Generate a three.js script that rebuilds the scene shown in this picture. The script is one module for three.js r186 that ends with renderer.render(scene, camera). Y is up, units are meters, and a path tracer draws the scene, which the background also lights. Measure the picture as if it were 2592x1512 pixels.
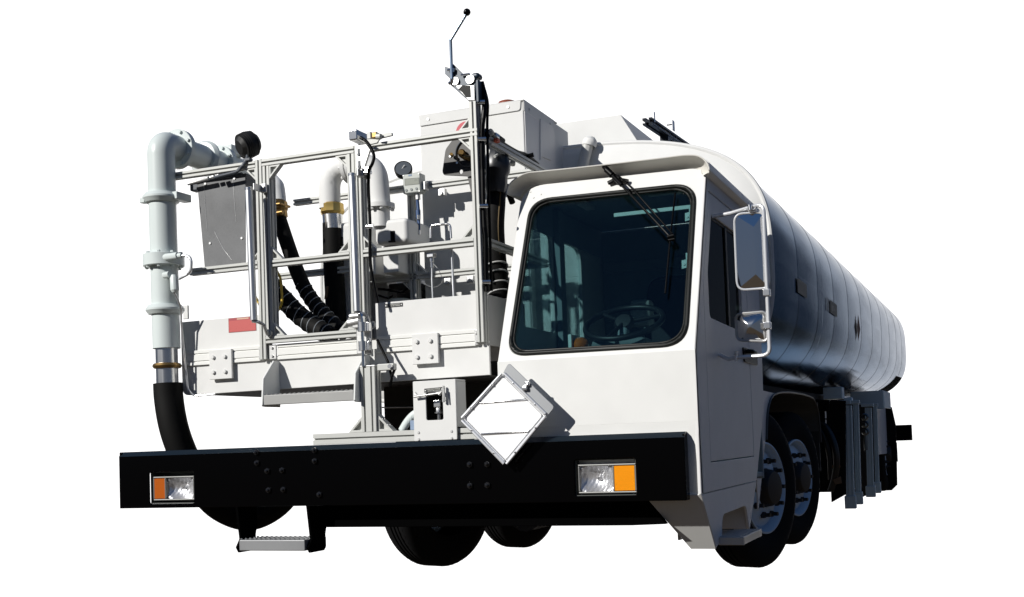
import * as THREE from 'three';
import { RoundedBoxGeometry } from 'three/addons/geometries/RoundedBoxGeometry.js';
import { mergeGeometries, toCreasedNormals } from 'three/addons/utils/BufferGeometryUtils.js';

// ---------------------------------------------------------------- camera, sky, sun
// x: across the truck (its left-hand side is +x), y: up from the ground, z: forward; metres
const scene = new THREE.Scene();
const camera = new THREE.PerspectiveCamera(36.4416, 2592 / 1944, 0.05, 600);
camera.position.set(...[2.1943, 0.6537, 3.9423]);
camera.up.set(...[0.05169, 0.99814, 0.03226]);
camera.lookAt(...[0.68684, 0.85136, 0.24251]);
camera.setViewOffset(2592, 1944, 0, 0, 2592, 1512);
scene.add(camera);

const SUN = new THREE.Vector3(-0.7, 0.78, 1).normalize();
const sun = new THREE.DirectionalLight(new THREE.Color(1, 0.975, 0.935), 4.9);
sun.position.copy(SUN).multiplyScalar(40); sun.target.position.set(0, 1, -4);
sun.castShadow = true; sun.shadow.radius = 1; sun.shadow.mapSize.set(4096, 4096);
Object.assign(sun.shadow.camera, { left: -14, right: 14, top: 14, bottom: -14, near: 1, far: 90 });
scene.add(sun, sun.target);

{ // clear winter sky over dry ground
  const W = 512, H = 256, data = new Float32Array(W * H * 4);
  const zen = [0.018, 0.050, 0.14], mid = [0.032, 0.075, 0.17], hor = [0.090, 0.108, 0.138], gnd = [0.060, 0.048, 0.037];
  for (let j = 0; j < H; j++) {
    const e = ((j + 0.5) / H - 0.5) * 180;
    for (let i = 0; i < W; i++) for (let c = 0; c < 3; c++) {
      let v;
      if (e <= 0) v = gnd[c];
      else if (e < 24) { const t = e / 24, s = t * t * (3 - 2 * t); v = hor[c] + (mid[c] - hor[c]) * s; }
      else { const t = (e - 24) / 66; v = mid[c] + (zen[c] - mid[c]) * t; }
      data[(j * W + i) * 4 + c] = v; data[(j * W + i) * 4 + 3] = 1;
    }
  }
  const sky = new THREE.DataTexture(data, W, H, THREE.RGBAFormat, THREE.FloatType);
  sky.mapping = THREE.EquirectangularReflectionMapping; sky.magFilter = sky.minFilter = THREE.LinearFilter; sky.needsUpdate = true;
  scene.background = sky; scene.environment = sky;
}
const renderer = new THREE.WebGLRenderer({ antialias: true });
renderer.setSize(1024, 597);
renderer.toneMapping = THREE.LinearToneMapping;
renderer.toneMappingExposure = 1;
renderer.shadowMap.enabled = true;

// ---------------------------------------------------------------- helpers
const V = (a) => new THREE.Vector3(...a);
const taken = {};
function numbered(n) { const k = taken[n] = (taken[n] ?? -1) + 1; return k ? n + '_' + String(k).padStart(3, '0') : n; }
const gray = (v, o = {}) => new THREE.MeshStandardMaterial({ color: new THREE.Color().setRGB(v, v, v), ...o });
const rgb = (r, g, b, o = {}) => new THREE.MeshStandardMaterial({ color: new THREE.Color().setRGB(r, g, b), ...o });
const phys = (r, g, b, o = {}) => new THREE.MeshPhysicalMaterial({ color: new THREE.Color().setRGB(r, g, b), ...o });

function add(parent, name, geo, mat, label) {           // one named mesh under its thing or part
  const m = new THREE.Mesh(Array.isArray(geo) ? merge(geo) : geo, mat);
  m.name = numbered(name); m.castShadow = m.receiveShadow = true;
  if (label) m.userData.label = label;
  parent.add(m); return m;
}
function group(parent, name, label) {
  const g = new THREE.Group(); g.name = numbered(name); if (label) g.userData.label = label; parent.add(g); return g;
}
function clean(g) {
  const n = g.index ? g.toNonIndexed() : g;
  for (const k of Object.keys(n.attributes)) if (!['position', 'normal', 'uv'].includes(k)) n.deleteAttribute(k);
  if (!n.attributes.uv) n.setAttribute('uv', new THREE.Float32BufferAttribute(new Float32Array(n.attributes.position.count * 2), 2));
  n.morphAttributes = {}; return n;
}
const merge = (list) => mergeGeometries(list.map(clean));
function boxUV(g) {                                      // uv in metres from the dominant face direction
  g = g.index ? g.toNonIndexed() : g;
  const p = g.attributes.position, uv = new Float32Array(p.count * 2), a = new THREE.Vector3(), b = new THREE.Vector3(), c = new THREE.Vector3();
  for (let i = 0; i < p.count; i += 3) {
    a.fromBufferAttribute(p, i); b.fromBufferAttribute(p, i + 1); c.fromBufferAttribute(p, i + 2);
    const n = b.clone().sub(a).cross(c.clone().sub(a)), x = Math.abs(n.x), y = Math.abs(n.y), z = Math.abs(n.z);
    [a, b, c].forEach((q, k) => { const w = x >= y && x >= z ? [q.z, q.y] : y >= z ? [q.x, q.z] : [q.x, q.y]; uv[(i + k) * 2] = w[0]; uv[(i + k) * 2 + 1] = w[1]; });
  }
  g.setAttribute('uv', new THREE.BufferAttribute(uv, 2)); return g;
}
// box between two corners with softened edges
function bx(x0, x1, y0, y1, z0, z1, r = 0.003) {
  const w = Math.abs(x1 - x0), h = Math.abs(y1 - y0), d = Math.abs(z1 - z0), rr = Math.min(r, w * 0.45, h * 0.45, d * 0.45);
  const g = new RoundedBoxGeometry(w, h, d, 1, rr);
  g.translate((x0 + x1) / 2, (y0 + y1) / 2, (z0 + z1) / 2); return boxUV(g);
}
// right-handed frame: o origin, u and v in-plane axes
function frame(o, u, v) {
  const U = V(u).normalize(), N = U.clone().cross(V(v)).normalize(), W = N.clone().cross(U);
  return new THREE.Matrix4().makeBasis(U, W, N).setPosition(V(o));
}
function shapeOf(pts, holes = []) {
  const s = new THREE.Shape(pts.map((p) => new THREE.Vector2(p[0], p[1])));
  for (const h of holes) s.holes.push(new THREE.Path(h.map((p) => new THREE.Vector2(p[0], p[1]))));
  return s;
}
function rounded(pts, r, n = 5) {                         // polygon with rounded corners; r number or list
  const out = [], N = pts.length;
  for (let i = 0; i < N; i++) {
    const a = pts[(i + N - 1) % N], b = pts[i], c = pts[(i + 1) % N], rr = Array.isArray(r) ? r[i] : r;
    if (!rr) { out.push(b); continue; }
    const d1 = Math.hypot(a[0] - b[0], a[1] - b[1]), d2 = Math.hypot(c[0] - b[0], c[1] - b[1]), k = Math.min(rr, d1 * 0.49, d2 * 0.49);
    const p = [b[0] + (a[0] - b[0]) * k / d1, b[1] + (a[1] - b[1]) * k / d1], q = [b[0] + (c[0] - b[0]) * k / d2, b[1] + (c[1] - b[1]) * k / d2];
    for (let j = 0; j <= n; j++) { const t = j / n, s = 1 - t; out.push([s * s * p[0] + 2 * s * t * b[0] + t * t * q[0], s * s * p[1] + 2 * s * t * b[1] + t * t * q[1]]); }
  }
  return out;
}
// sheet of thickness t (grows along the frame's normal from -t to 0)
function plate(pts, t, fr, holes = [], bevel = 0.0015) {
  const b = Math.min(bevel, t * 0.4);
  const g = new THREE.ExtrudeGeometry(shapeOf(pts, holes), { depth: t - 2 * b, bevelEnabled: b > 0, bevelThickness: b, bevelSize: b, bevelOffset: -b, bevelSegments: 1, steps: 1 });
  g.translate(0, 0, -t + b); const u = boxUV(g); if (fr) u.applyMatrix4(fr); return u;
}
const inXY = (z) => new THREE.Matrix4().makeTranslation(0, 0, z);                     // (x, y) at depth z
const inZY = (x) => frame([x, 0, 0], [0, 0, -1], [0, 1, 0]);                           // (-z, y), outer face towards +x
// slotted aluminium bar from a to b; w across `side`, h across the other way; slots per face
function slotBar(a, b, w, h, side, nw = 1, nh = 1, slot = 0.0076, deep = 0.0095) {
  const A = V(a), B = V(b), dir = B.clone().sub(A), L = dir.length(); dir.normalize();
  const S = V(side).sub(dir.clone().multiplyScalar(V(side).dot(dir))).normalize(), U = dir.clone().cross(S).negate();
  const pts = [], k = 0.0012;
  const face = (len, n, f) => { const out = [[k - len / 2, 0]]; for (let i = 0; i < n; i++) { const c = ((i + 0.5) / n - 0.5) * len; { const w2 = slot * 0.64; deep > 0.008 ? out.push([c - slot / 2, 0], [c - slot / 2, 0.0018], [c - w2, 0.003], [c - w2, deep], [c + w2, deep], [c + w2, 0.003], [c + slot / 2, 0.0018], [c + slot / 2, 0]) : out.push([c - slot / 2, 0], [c - slot / 2, deep], [c + slot / 2, deep], [c + slot / 2, 0]); } } out.push([len / 2 - k, 0]); return out.map(f); };
  pts.push(...face(w, nw, ([t, d]) => [t, -h / 2 + d]), ...face(h, nh, ([t, d]) => [w / 2 - d, t]), ...face(w, nw, ([t, d]) => [-t, h / 2 - d]), ...face(h, nh, ([t, d]) => [-w / 2 + d, -t]));
  const g = new THREE.ExtrudeGeometry(shapeOf(pts), { depth: L, bevelEnabled: false });
  const m = new THREE.Matrix4().makeBasis(S, dir.clone().cross(S), dir).setPosition(A);
  return boxUV(g.applyMatrix4(m));
}
function fillet(pts, r, n = 8) {                          // polyline with rounded bends
  const P = pts.map(V), out = [P[0]];
  for (let i = 1; i < P.length - 1; i++) {
    const a = P[i - 1], b = P[i], c = P[i + 1], d1 = a.distanceTo(b), d2 = b.distanceTo(c), rr = Array.isArray(r) ? r[i - 1] : r;
    const ang = a.clone().sub(b).angleTo(c.clone().sub(b)), k = Math.min(rr / Math.tan(ang / 2), d1 * 0.49, d2 * 0.49);
    if (!(k > 1e-4)) { out.push(b); continue; }
    const p = b.clone().lerp(a, k / d1), q = b.clone().lerp(c, k / d2);
    for (let j = 0; j <= n; j++) { const t = j / n, s = 1 - t; out.push(p.clone().multiplyScalar(s * s).addScaledVector(b, 2 * s * t).addScaledVector(q, t * t)); }
  }
  out.push(P[P.length - 1]); return out;
}
const curve = (pts, n = 40) => new THREE.CatmullRomCurve3(pts.map(V), false, 'centripetal').getPoints(n);
function sweep(path, r, seg = 12, cap = true) {           // round bar along points (Vector3), radius a number or f(t)
  const N = path.length, pos = [], idx = [], uv = []; let nrm = null, len = 0;
  for (let i = 0; i < N; i++) {
    const t = path[Math.min(i + 1, N - 1)].clone().sub(path[Math.max(i - 1, 0)]).normalize();
    if (!nrm) { nrm = Math.abs(t.y) < 0.9 ? new THREE.Vector3(0, 1, 0) : new THREE.Vector3(1, 0, 0); }
    nrm = nrm.clone().addScaledVector(t, -nrm.dot(t)).normalize();
    const bi = t.clone().cross(nrm), rr = typeof r === 'function' ? r(i / (N - 1)) : r;
    if (i) len += path[i].distanceTo(path[i - 1]);
    for (let j = 0; j <= seg; j++) {
      const a = j / seg * Math.PI * 2, p = path[i].clone().addScaledVector(nrm, Math.cos(a) * rr).addScaledVector(bi, Math.sin(a) * rr);
      pos.push(p.x, p.y, p.z); uv.push(j / seg * 0.3, len);
    }
  }
  for (let i = 0; i < N - 1; i++) for (let j = 0; j < seg; j++) { const a = i * (seg + 1) + j, b = a + seg + 1; idx.push(a, a + 1, b, b, a + 1, b + 1); }
  if (cap) for (const [e, f] of [[0, 1], [N - 1, 0]]) {
    const c = pos.length / 3; pos.push(path[e].x, path[e].y, path[e].z); uv.push(0, 0);
    for (let j = 0; j < seg; j++) { const a = e * (seg + 1) + j; f ? idx.push(c, a + 1, a) : idx.push(c, a, a + 1); }
  }
  const g = new THREE.BufferGeometry(); g.setAttribute('position', new THREE.Float32BufferAttribute(pos, 3)); g.setAttribute('uv', new THREE.Float32BufferAttribute(uv, 2)); g.setIndex(idx);
  return toCreasedNormals(g, 0.7);
}
const bar = (pts, r, bend = 0.02, seg = 10) => sweep(fillet(pts, bend), r, seg);
function turned(profile, o, axis, seg = 28, crease = 0.5) { // lathe: [radius, height along axis]
  const g = toCreasedNormals(new THREE.LatheGeometry(profile.map((p) => new THREE.Vector2(Math.max(p[0], 1e-5), p[1])), seg), crease);
  g.applyQuaternion(new THREE.Quaternion().setFromUnitVectors(new THREE.Vector3(0, 1, 0), V(axis).normalize())); g.translate(...o); return g;
}
const rod = (a, b, r, seg = 16) => { const d = V(b).sub(V(a)); return turned([[0, 0], [r, 0], [r, d.length()], [0, d.length()]], a, d.toArray(), seg); };
const hex = (o, axis, r, h) => turned([[0, 0], [r, 0], [r, h * 0.8], [r * 0.8, h], [0, h]], o, axis, 6, 0.3);
const lerp3 = (a, b, t) => a.map((v, i) => v + (b[i] - v) * t);
function rng(seed) { return () => { seed |= 0; seed = seed + 0x6D2B79F5 | 0; let t = Math.imul(seed ^ seed >>> 15, 1 | seed); t = t + Math.imul(t ^ t >>> 7, 61 | t) ^ t; return ((t ^ t >>> 14) >>> 0) / 4294967296; }; }
function noiseTex(W, H, f, opts = {}) {                   // f(u, v, rand, smooth noise) -> [r, g, b] 0..1
  const R = rng(opts.seed ?? 7), n = 64, lat = Float32Array.from({ length: n * n }, R);
  const sm = (x, y) => { const ix = Math.floor(x), iy = Math.floor(y), fx = x - ix, fy = y - iy, s = fx * fx * (3 - 2 * fx), t = fy * fy * (3 - 2 * fy), g = (i, j) => lat[((j % n + n) % n) * n + (i % n + n) % n]; return (g(ix, iy) * (1 - s) + g(ix + 1, iy) * s) * (1 - t) + (g(ix, iy + 1) * (1 - s) + g(ix + 1, iy + 1) * s) * t; };
  const d = new Uint8Array(W * H * 4);
  for (let j = 0; j < H; j++) for (let i = 0; i < W; i++) { const c = f(i / W, j / H, R, sm); for (let k = 0; k < 3; k++) d[(j * W + i) * 4 + k] = Math.max(0, Math.min(255, c[k] * 255)); d[(j * W + i) * 4 + 3] = 255; }
  const t = new THREE.DataTexture(d, W, H); t.wrapS = t.wrapT = THREE.RepeatWrapping; t.magFilter = t.minFilter = THREE.LinearFilter; if (opts.srgb) t.colorSpace = THREE.SRGBColorSpace; t.needsUpdate = true; return t;
}
function printed(w, h, draw) {                            // flat print on a label or display
  const c = document.createElement('canvas'); c.width = w; c.height = h; const x = c.getContext('2d'); draw(x, w, h);
  const t = new THREE.CanvasTexture(c); t.colorSpace = THREE.SRGBColorSpace; return t;
}
function card(a, b, c, d, off = 0) {                      // quad a,b,c,d anticlockwise seen from the front, uv 0..1
  const A = V(a), B = V(b), D = V(d), n = B.clone().sub(A).cross(D.clone().sub(A)).normalize().multiplyScalar(off);
  const g = new THREE.BufferGeometry(), P = [a, b, c, d].map((p) => V(p).add(n));
  g.setAttribute('position', new THREE.Float32BufferAttribute([0, 1, 2, 0, 2, 3].flatMap((i) => P[i].toArray()), 3));
  g.setAttribute('uv', new THREE.Float32BufferAttribute([0, 0, 1, 0, 1, 1, 0, 0, 1, 1, 0, 1], 2)); g.computeVertexNormals(); return g;
}

// ---------------------------------------------------------------- materials
const grime = noiseTex(512, 512, (u, v, R, n) => { const a = n(u * 9, v * 9) * 0.5 + n(u * 31, v * 31) * 0.3 + R() * 0.08, k = 0.9 + 0.1 * a; return [k, k, k * 0.995]; }, { seed: 3 });
grime.repeat.set(0.8, 0.8);
const roughVar = noiseTex(256, 256, (u, v, R, n) => { const k = 0.7 + 0.3 * (n(u * 16, v * 16) * 0.6 + R() * 0.4); return [k, k, k]; }, { seed: 5 });
const M = {
  white: phys(0.72, 0.72, 0.705, { roughness: 0.55, map: grime, specularIntensity: 0.35 }),
  pipeWhite: phys(0.62, 0.675, 0.66, { roughness: 0.3, specularIntensity: 0.7 }),
  bright: phys(0.87, 0.87, 0.87, { roughness: 0.4, specularIntensity: 0.8 }),
  shadeWhite: phys(0.5, 0.5, 0.48, { roughness: 0.5, map: grime }),  // shaded copy of white, the shade put into its grey
  alu: phys(0.515, 0.52, 0.495, { metalness: 0.08, roughness: 0.5, specularIntensity: 0.5, roughnessMap: roughVar }),
  tubeAlu: rgb(0.75, 0.76, 0.77, { metalness: 0.9, roughness: 0.34 }),
  steel: rgb(0.55, 0.55, 0.54, { metalness: 0.7, roughness: 0.45, roughnessMap: roughVar }),
  chrome: rgb(0.9, 0.9, 0.9, { metalness: 1, roughness: 0.06 }),
  satin: rgb(0.8, 0.8, 0.8, { metalness: 1, roughness: 0.25 }),
  black: phys(0.0012, 0.0012, 0.0014, { roughness: 0.4, specularIntensity: 0.25 }),
  blackGloss: phys(0.0008, 0.0008, 0.001, { roughness: 0.15, specularIntensity: 0.3 }),
  matteBlack: phys(0.0015, 0.0015, 0.0016, { roughness: 0.9, specularIntensity: 0.02 }),
  rubber: phys(0.0035, 0.0033, 0.003, { roughness: 0.7, specularIntensity: 0.35 }),
  tyre: phys(0.006, 0.006, 0.0065, { roughness: 0.85, specularIntensity: 0.3 }),
  seal: phys(0.008, 0.009, 0.008, { roughness: 0.45, specularIntensity: 0.5 }),
  dark: rgb(0.02, 0.019, 0.017, { roughness: 0.8 }),
  brass: rgb(0.72, 0.5, 0.16, { metalness: 1, roughness: 0.3 }),
  oldBrass: rgb(0.3, 0.19, 0.07, { metalness: 0.9, roughness: 0.4 }),
  amber: phys(0.95, 0.36, 0.008, { roughness: 0.25, clearcoat: 1, clearcoatRoughness: 0.05 }),
  orange: phys(0.55, 0.13, 0.01, { roughness: 0.3, clearcoat: 1 }),
  yellow: rgb(0.62, 0.42, 0.05, { roughness: 0.5 }),
  red: rgb(0.5, 0.035, 0.04, { roughness: 0.5 }),
  glass: phys(0.60, 0.72, 0.73, { transmission: 1, thickness: 0, roughness: 0.02, ior: 1.5 }),
  smoke: phys(0.16, 0.17, 0.17, { transmission: 1, thickness: 0, roughness: 0.02, ior: 1.5, specularIntensity: 0.25 }),
  interior: rgb(0.26, 0.31, 0.33, { roughness: 0.8 }),
  wheelPaint: phys(0.54, 0.68, 0.80, { roughness: 0.45, clearcoat: 0.3 }),
};

// ---------------------------------------------------------------- white backdrop
{
  const g = new THREE.BoxGeometry(209, 136, 0.4);
  const m = new THREE.Mesh(g, new THREE.MeshStandardMaterial({ color: new THREE.Color().setRGB(0.97, 0.97, 0.97), roughness: 1 }));
  m.name = 'backdrop'; m.userData.kind = 'structure'; m.castShadow = false; m.receiveShadow = true;
  m.rotation.x = -Math.atan2(0.33, 0.944); m.position.set(-90.5, 34, -121.9); scene.add(m);
}

// ---------------------------------------------------------------- the truck
const truck = new THREE.Group();
truck.name = 'fuel_truck';
truck.userData = { label: 'white aircraft refuelling truck with silver tank, half-width cab and railed loading platform', category: 'tanker truck' };
scene.add(truck);

// ---- front bumper: black channel with lamp openings
{
  const box = (x0, x1, y0, y1) => [[x0, y0], [x1, y0], [x1, y1], [x0, y1]];
  const lampR = rounded(box(0.815, 1.043, 0.450, 0.581), 0.012), lampL = rounded(box(-1.063, -0.836, 0.447, 0.580), 0.012);
  const face = plate(rounded(box(-1.22, 1.22, 0.43, 0.648), 0.004), 0.008, inXY(0), [lampR, lampL], 0.002);
  const lipShape = plate([[0, 0], [-0.019, 0.019], [-0.052, 0.019], [-0.052, 0.012], [-0.022, 0.012], [-0.007, -0.003]].map(([z, y]) => [-z, y + 0.648]), 2.44, inZY(1.22), [], 0.001);
  const lipLow = bx(-1.22, 1.22, 0.43, 0.438, -0.05, -0.006);
  const bumper = add(truck, 'front_bumper', [face, lipLow, bx(-1.22, -1.212, 0.43, 0.667, -0.05, -0.004), bx(1.212, 1.22, 0.43, 0.66, -0.05, -0.004)], M.blackGloss);
  add(bumper, 'top_edge', lipShape, phys(0.006, 0.011, 0.016, { roughness: 0.3, specularIntensity: 1 }));  // blue tint stands in for sky reflected on the black lip
  const B = [[-.5251, .6463, 0], [-.5242, .6043, 0], [-.2553, .6466, 0], [-.2558, .6051, 0], [-.4764, .571, 0], [-.407, .5723, 0], [-.4726, .495, 0], [-.4038, .4957, 0], [-.2388, .4736, 0],
    [.4093, .5741, 0], [.4799, .5735, 0], [.4074, .4962, 0], [.4779, .4969, 0]];
  for (const p of B) add(bumper, 'bolt', [hex([p[0], p[1], -0.002], [0, 0, 1], 0.012, 0.011), turned([[0, 0], [0.006, 0], [0.006, 0.008], [0.003, 0.011], [0, 0.011]], [p[0], p[1], 0.008], [0, 0, 1], 12)], M.blackBolt ??= phys(0.02, 0.02, 0.022, { roughness: 0.12, metalness: 0.3, clearcoat: 1, clearcoatRoughness: 0.05 }));
  add(truck, 'lower_beam', [bx(-0.30, 1.0, 0.338, 0.428, -0.14, -0.1), plate([[0.99, 0.428], [1.05, 0.428], [1.115, 0.342], [0.99, 0.338]], 0.04, inXY(-0.101))], M.matteBlack);
}
// ---- lamps in the bumper
function headlamp(x0, x1, y0, y1, amberRight, pocket, label) {
  const g = group(truck, 'headlight', label);
  const [px0, px1, py0, py1] = pocket;
  add(g, 'lamp_pocket', [bx(px0, px1, py1 - 0.004, py1, -0.075, -0.009), bx(px0, px1, py0, py0 + 0.004, -0.075, -0.009), bx(px0, px0 + 0.004, py0, py1, -0.075, -0.009), bx(px1 - 0.004, px1, py0, py1, -0.075, -0.009), bx(px0, px1, py0, py1, -0.08, -0.072)], M.pocket ??= rgb(0.05, 0.055, 0.05, { roughness: 0.6 }));
  const w = x1 - x0, cut = amberRight ? x0 + w * 0.62 : x0 + w * 0.29;
  const clear = amberRight ? [x0, cut - 0.004] : [cut + 0.004, x1], amb = amberRight ? [cut + 0.002, x1] : [x0, cut - 0.002];
  add(g, 'lamp_housing', [bx(x0 - 0.006, x1 + 0.006, y0 - 0.007, y0, -0.05, -0.004), bx(x0 - 0.006, x1 + 0.006, y1, y1 + 0.007, -0.05, -0.004), bx(x0 - 0.006, x0, y0, y1, -0.05, -0.004), bx(x1, x1 + 0.006, y0, y1, -0.05, -0.004), bx(cut - 0.003, cut + 0.003, y0, y1, -0.05, -0.002), bx(x0, x1, y0, y1, -0.07, -0.055)], M.bezel ??= rgb(0.24, 0.24, 0.23, { roughness: 0.4, metalness: 0.5 }));
  // bowl reflector behind the clear glass
  const [a, b] = clear, pos = [], idx = [], N = 22;
  for (let j = 0; j <= N; j++) for (let i = 0; i <= N; i++) {
    const u = i / N * 2 - 1, v = j / N * 2 - 1, facet = 0.0018 * Math.sin(i * 2.1) * Math.cos(j * 0.7);
    pos.push(a + (b - a) * i / N, y0 + (y1 - y0) * j / N, -0.05 + 0.034 * Math.min(1, (u * u * 0.75 + v * v * 0.7)) + facet);
  }
  for (let j = 0; j < N; j++) for (let i = 0; i < N; i++) { const q = j * (N + 1) + i; idx.push(q, q + 1, q + N + 2, q, q + N + 2, q + N + 1); }
  const rg = new THREE.BufferGeometry(); rg.setAttribute('position', new THREE.Float32BufferAttribute(pos, 3)); rg.setIndex(idx); rg.computeVertexNormals();
  add(g, 'reflector', rg, M.mirrorSoft ??= rgb(0.88, 0.88, 0.9, { metalness: 0.75, roughness: 0.3 }));
  add(g, 'bulb', [turned([[0, 0], [0.007, 0], [0.007, 0.008], [0.004, 0.014], [0, 0.015]], [(a + b) / 2, (y0 + y1) / 2, -0.046], [0, 0, 1], 16)], M.satin);
  add(g, 'lens', bx(a, b, y0, y1, -0.0065, -0.0035, 0.001), M.clear ??= phys(0.97, 0.97, 0.97, { transmission: 1, thickness: 0, roughness: 0.03, ior: 1.45 }));
  const ribs = [], n = 20;
  for (let i = 0; i < n; i++) { const q = amb[0] + (amb[1] - amb[0]) * (i + 0.5) / n; ribs.push(turned([[0, 0], [(amb[1] - amb[0]) / n * 0.55, 0], [(amb[1] - amb[0]) / n * 0.55, y1 - y0 - 0.004], [0, y1 - y0 - 0.004]], [q, y0 + 0.002, -0.006], [0, 1, 0], 8)); }
  add(g, 'turn_signal', [bx(amb[0], amb[1], y0 + 0.001, y1 - 0.001, -0.03, -0.006), ...ribs], amberRight ? M.amber : M.orange);
}
headlamp(0.834, 1.037, 0.466, 0.556, true, [0.815, 1.043, 0.450, 0.581], 'headlight with bright amber turn signal under the cab');
headlamp(-1.040, -0.845, 0.467, 0.553, false, [-1.063, -0.836, 0.447, 0.580], 'headlight with dark orange turn signal at the hose end of the bumper');

// ---- step hung under the bumper
{
  const g = group(truck, 'bumper_step');
  const hang = (x) => plate([[0.012, 0.246], [0.112, 0.246], [0.124, 0.256], [0.124, 0.31], [0.135, 0.345], [0.135, 0.44], [0.0, 0.44], [0.022, 0.30], [-0.004, 0.268]], 0.012, inZY(x));
  add(g, 'hanger', hang(-0.625), M.matteBlack); add(g, 'hanger', hang(-0.293), M.matteBlack);
  const bumps = []; for (let i = 0; i < 14; i++) for (let j = 0; j < 5; j++) bumps.push(turned([[0.0045, 0], [0.0045, 0.003], [0.003, 0.004], [0, 0.004]], [-0.617 + i * 0.0225, .2986, -0.012 - j * 0.028], [0, 1, 0], 6));
  add(g, 'step_tread', [bx(-.6129, -0.306, .2554, .2986, -0.15, 0.012, 0.004), ...bumps], M.stepSteel ??= rgb(0.26, 0.265, 0.27, { metalness: 0.3, roughness: 0.5, roughnessMap: roughVar }));
}

// ---- cab: a half-width box with a leaning windscreen
const SLOPE = frame([0, 0.948, -0.044], [1, 0, 0], [0, 0.9143, -0.405]);
const onSlope = (x, y) => [x, (y - 0.948) / 0.9143];
{
  const L = 0.515, Rr = 1.262;
  const outline = [onSlope(L, 0.948), onSlope(Rr, 0.948), onSlope(Rr, 1.617), onSlope(1.247, 1.632), onSlope(1.244, 1.650), onSlope(1.21, 1.660), onSlope(L, 1.672)];
  const pane = rounded([onSlope(0.550, 0.970), onSlope(1.232, 0.966), onSlope(1.229, 1.596), onSlope(0.559, 1.606)], [0.075, 0.09, 0.09, 0.085], 8);
  const front = plate(rounded(outline, [0, 0, 0, 0, 0, 0.02, 0.10], 8), 0.02, SLOPE, [pane], 0.003);
  const low = mergeGeometries([plate([[L, 0.702], [Rr, 0.702], [Rr, 0.951], [L, 0.951]], 0.02, inXY(-0.0425), [], 0.001), plate([[L, -0.254], [Rr, -0.254], [Rr, 0], [L, 0]], 0.02, frame([0, 0.7025, -0.0425], [1, 0, 0], [0, 0.9987, 0.05]), [], 0.001)].map(clean));
  const skirtF = plate([[1.056, 0], [1.2605, 0], [1.2605, -0.285], [1.168, -0.285]], 0.012, frame([0, 0.447, -0.046], [1, 0, 0], [0, 0.71, 0.67]).multiply(new THREE.Matrix4()), [], 0.002);
  const cab = add(truck, 'cab', [front, low, skirtF], M.cabWhite ??= phys(0.755, 0.755, 0.735, { roughness: 0.5, specularIntensity: 0.4, map: grime }));
  // side wall with door opening, lower skirt with step cut-out; drawn as (-z, y)
  const doorHole = [[0.212, 0.552], [1.046, 0.552], [1.046, 1.571], [0.372, 1.571], [0.212, 1.2]];
  const wall = plate([[0.0425, 0.4495], [1.076, 0.4495], [1.323, 0.755], [1.347, 1.0], [1.33, 1.62], [0.35, 1.62], [0.338, 1.617], [0.046, 0.948]], 0.012, inZY(Rr), [doorHole], 0.002);
  add(cab, 'side_wall', wall, M.sidePaint ??= phys(0.74, 0.73, 0.72, { roughness: 0.4, map: grime, specularIntensity: 0.3 }));
  const cut = rounded([[-.341 * -1, 0.262], [-.3629 * -1, .3556], [-.8307 * -1, .3604], [-.8642 * -1, 0.268]], [0, 0.05, 0.06, 0], 6);
  const sk = plate([[0.044, 0.4465], [1.074, 0.4465], [0.874, 0.258], ...cut.slice().reverse(), [0.24, 0.2465]], 0.012, inZY(Rr), [], 0.0015);
  add(cab, 'lower_skirt', sk, M.sidePaint);
  add(cab, 'skirt_liner', [plate([[0.36, 0.262], [0.86, 0.262], [0.86, 0.45], [0.36, 0.45]], 0.01, inZY(1.10)), bx(1.10, 1.25, 0.262, 0.445, -0.88, -0.865)], M.sidePaint);
  // hidden walls that close the box
  const leftHoles = [rounded([[0.27, 1.10], [0.63, 1.10], [0.63, 1.51], [0.39, 1.51], [0.27, 1.22]], 0.03), rounded([[0.69, 1.085], [1.0, 1.085], [1.0, 1.505], [0.69, 1.505]], [0.01, 0.03, 0.07, 0.01])];
  const leftWall = plate([[0.05, 0.449], [1.33, 0.449], [1.33, 1.62], [0.37, 1.62], [0.048, 0.94]], 0.02, inZY(L + 0.022), leftHoles, 0.002);
  add(cab, 'inner_wall', leftWall, M.white);
  for (const h of leftHoles) add(cab, 'side_window', plate(h, 0.004, inZY(L + 0.012), [], 0), M.glass);
  add(cab, 'back_wall', bx(L + 0.02, Rr - 0.013, 0.45, 1.63, -1.335, -1.315), M.interior);
  add(cab, 'floor', bx(L + 0.025, Rr - 0.015, 0.46, 0.48, -1.31, -0.07), M.interior);
  add(cab, 'headlining', [bx(L + 0.024, Rr - 0.014, 1.63, 1.645, -1.31, -0.39), bx(L + 0.025, L + 0.03, 1.5, 1.63, -1.3, -0.45), bx(L + 0.025, Rr - 0.3, 1.2, 1.62, -1.314, -1.30)], M.interior);
  add(cab, 'dashboard', [plate([[0.07, 0.55], [0.40, 0.55], [0.40, 0.93], [0.30, 0.975], [0.08, 0.955]], Rr - L - 0.06, inZY(Rr - 0.02)), bx(0.80, 1.02, 0.96, 1.03, -0.40, -0.28, 0.02)], M.dash ??= rgb(0.17, 0.2, 0.21, { roughness: 0.75 }));
  add(cab, 'door_pillar', bx(L + 0.03, L + 0.055, 0.5, 1.62, -0.69, -0.63), M.interior);
  // roof with a flared rim in front and along the side
  const prof = [[0, 0], [0.012, 0.003], [0.022, 0.012], [0.030, 0.026], [0.034, 0.042], [0.036, 0.060]]; // outward, forward
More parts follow.
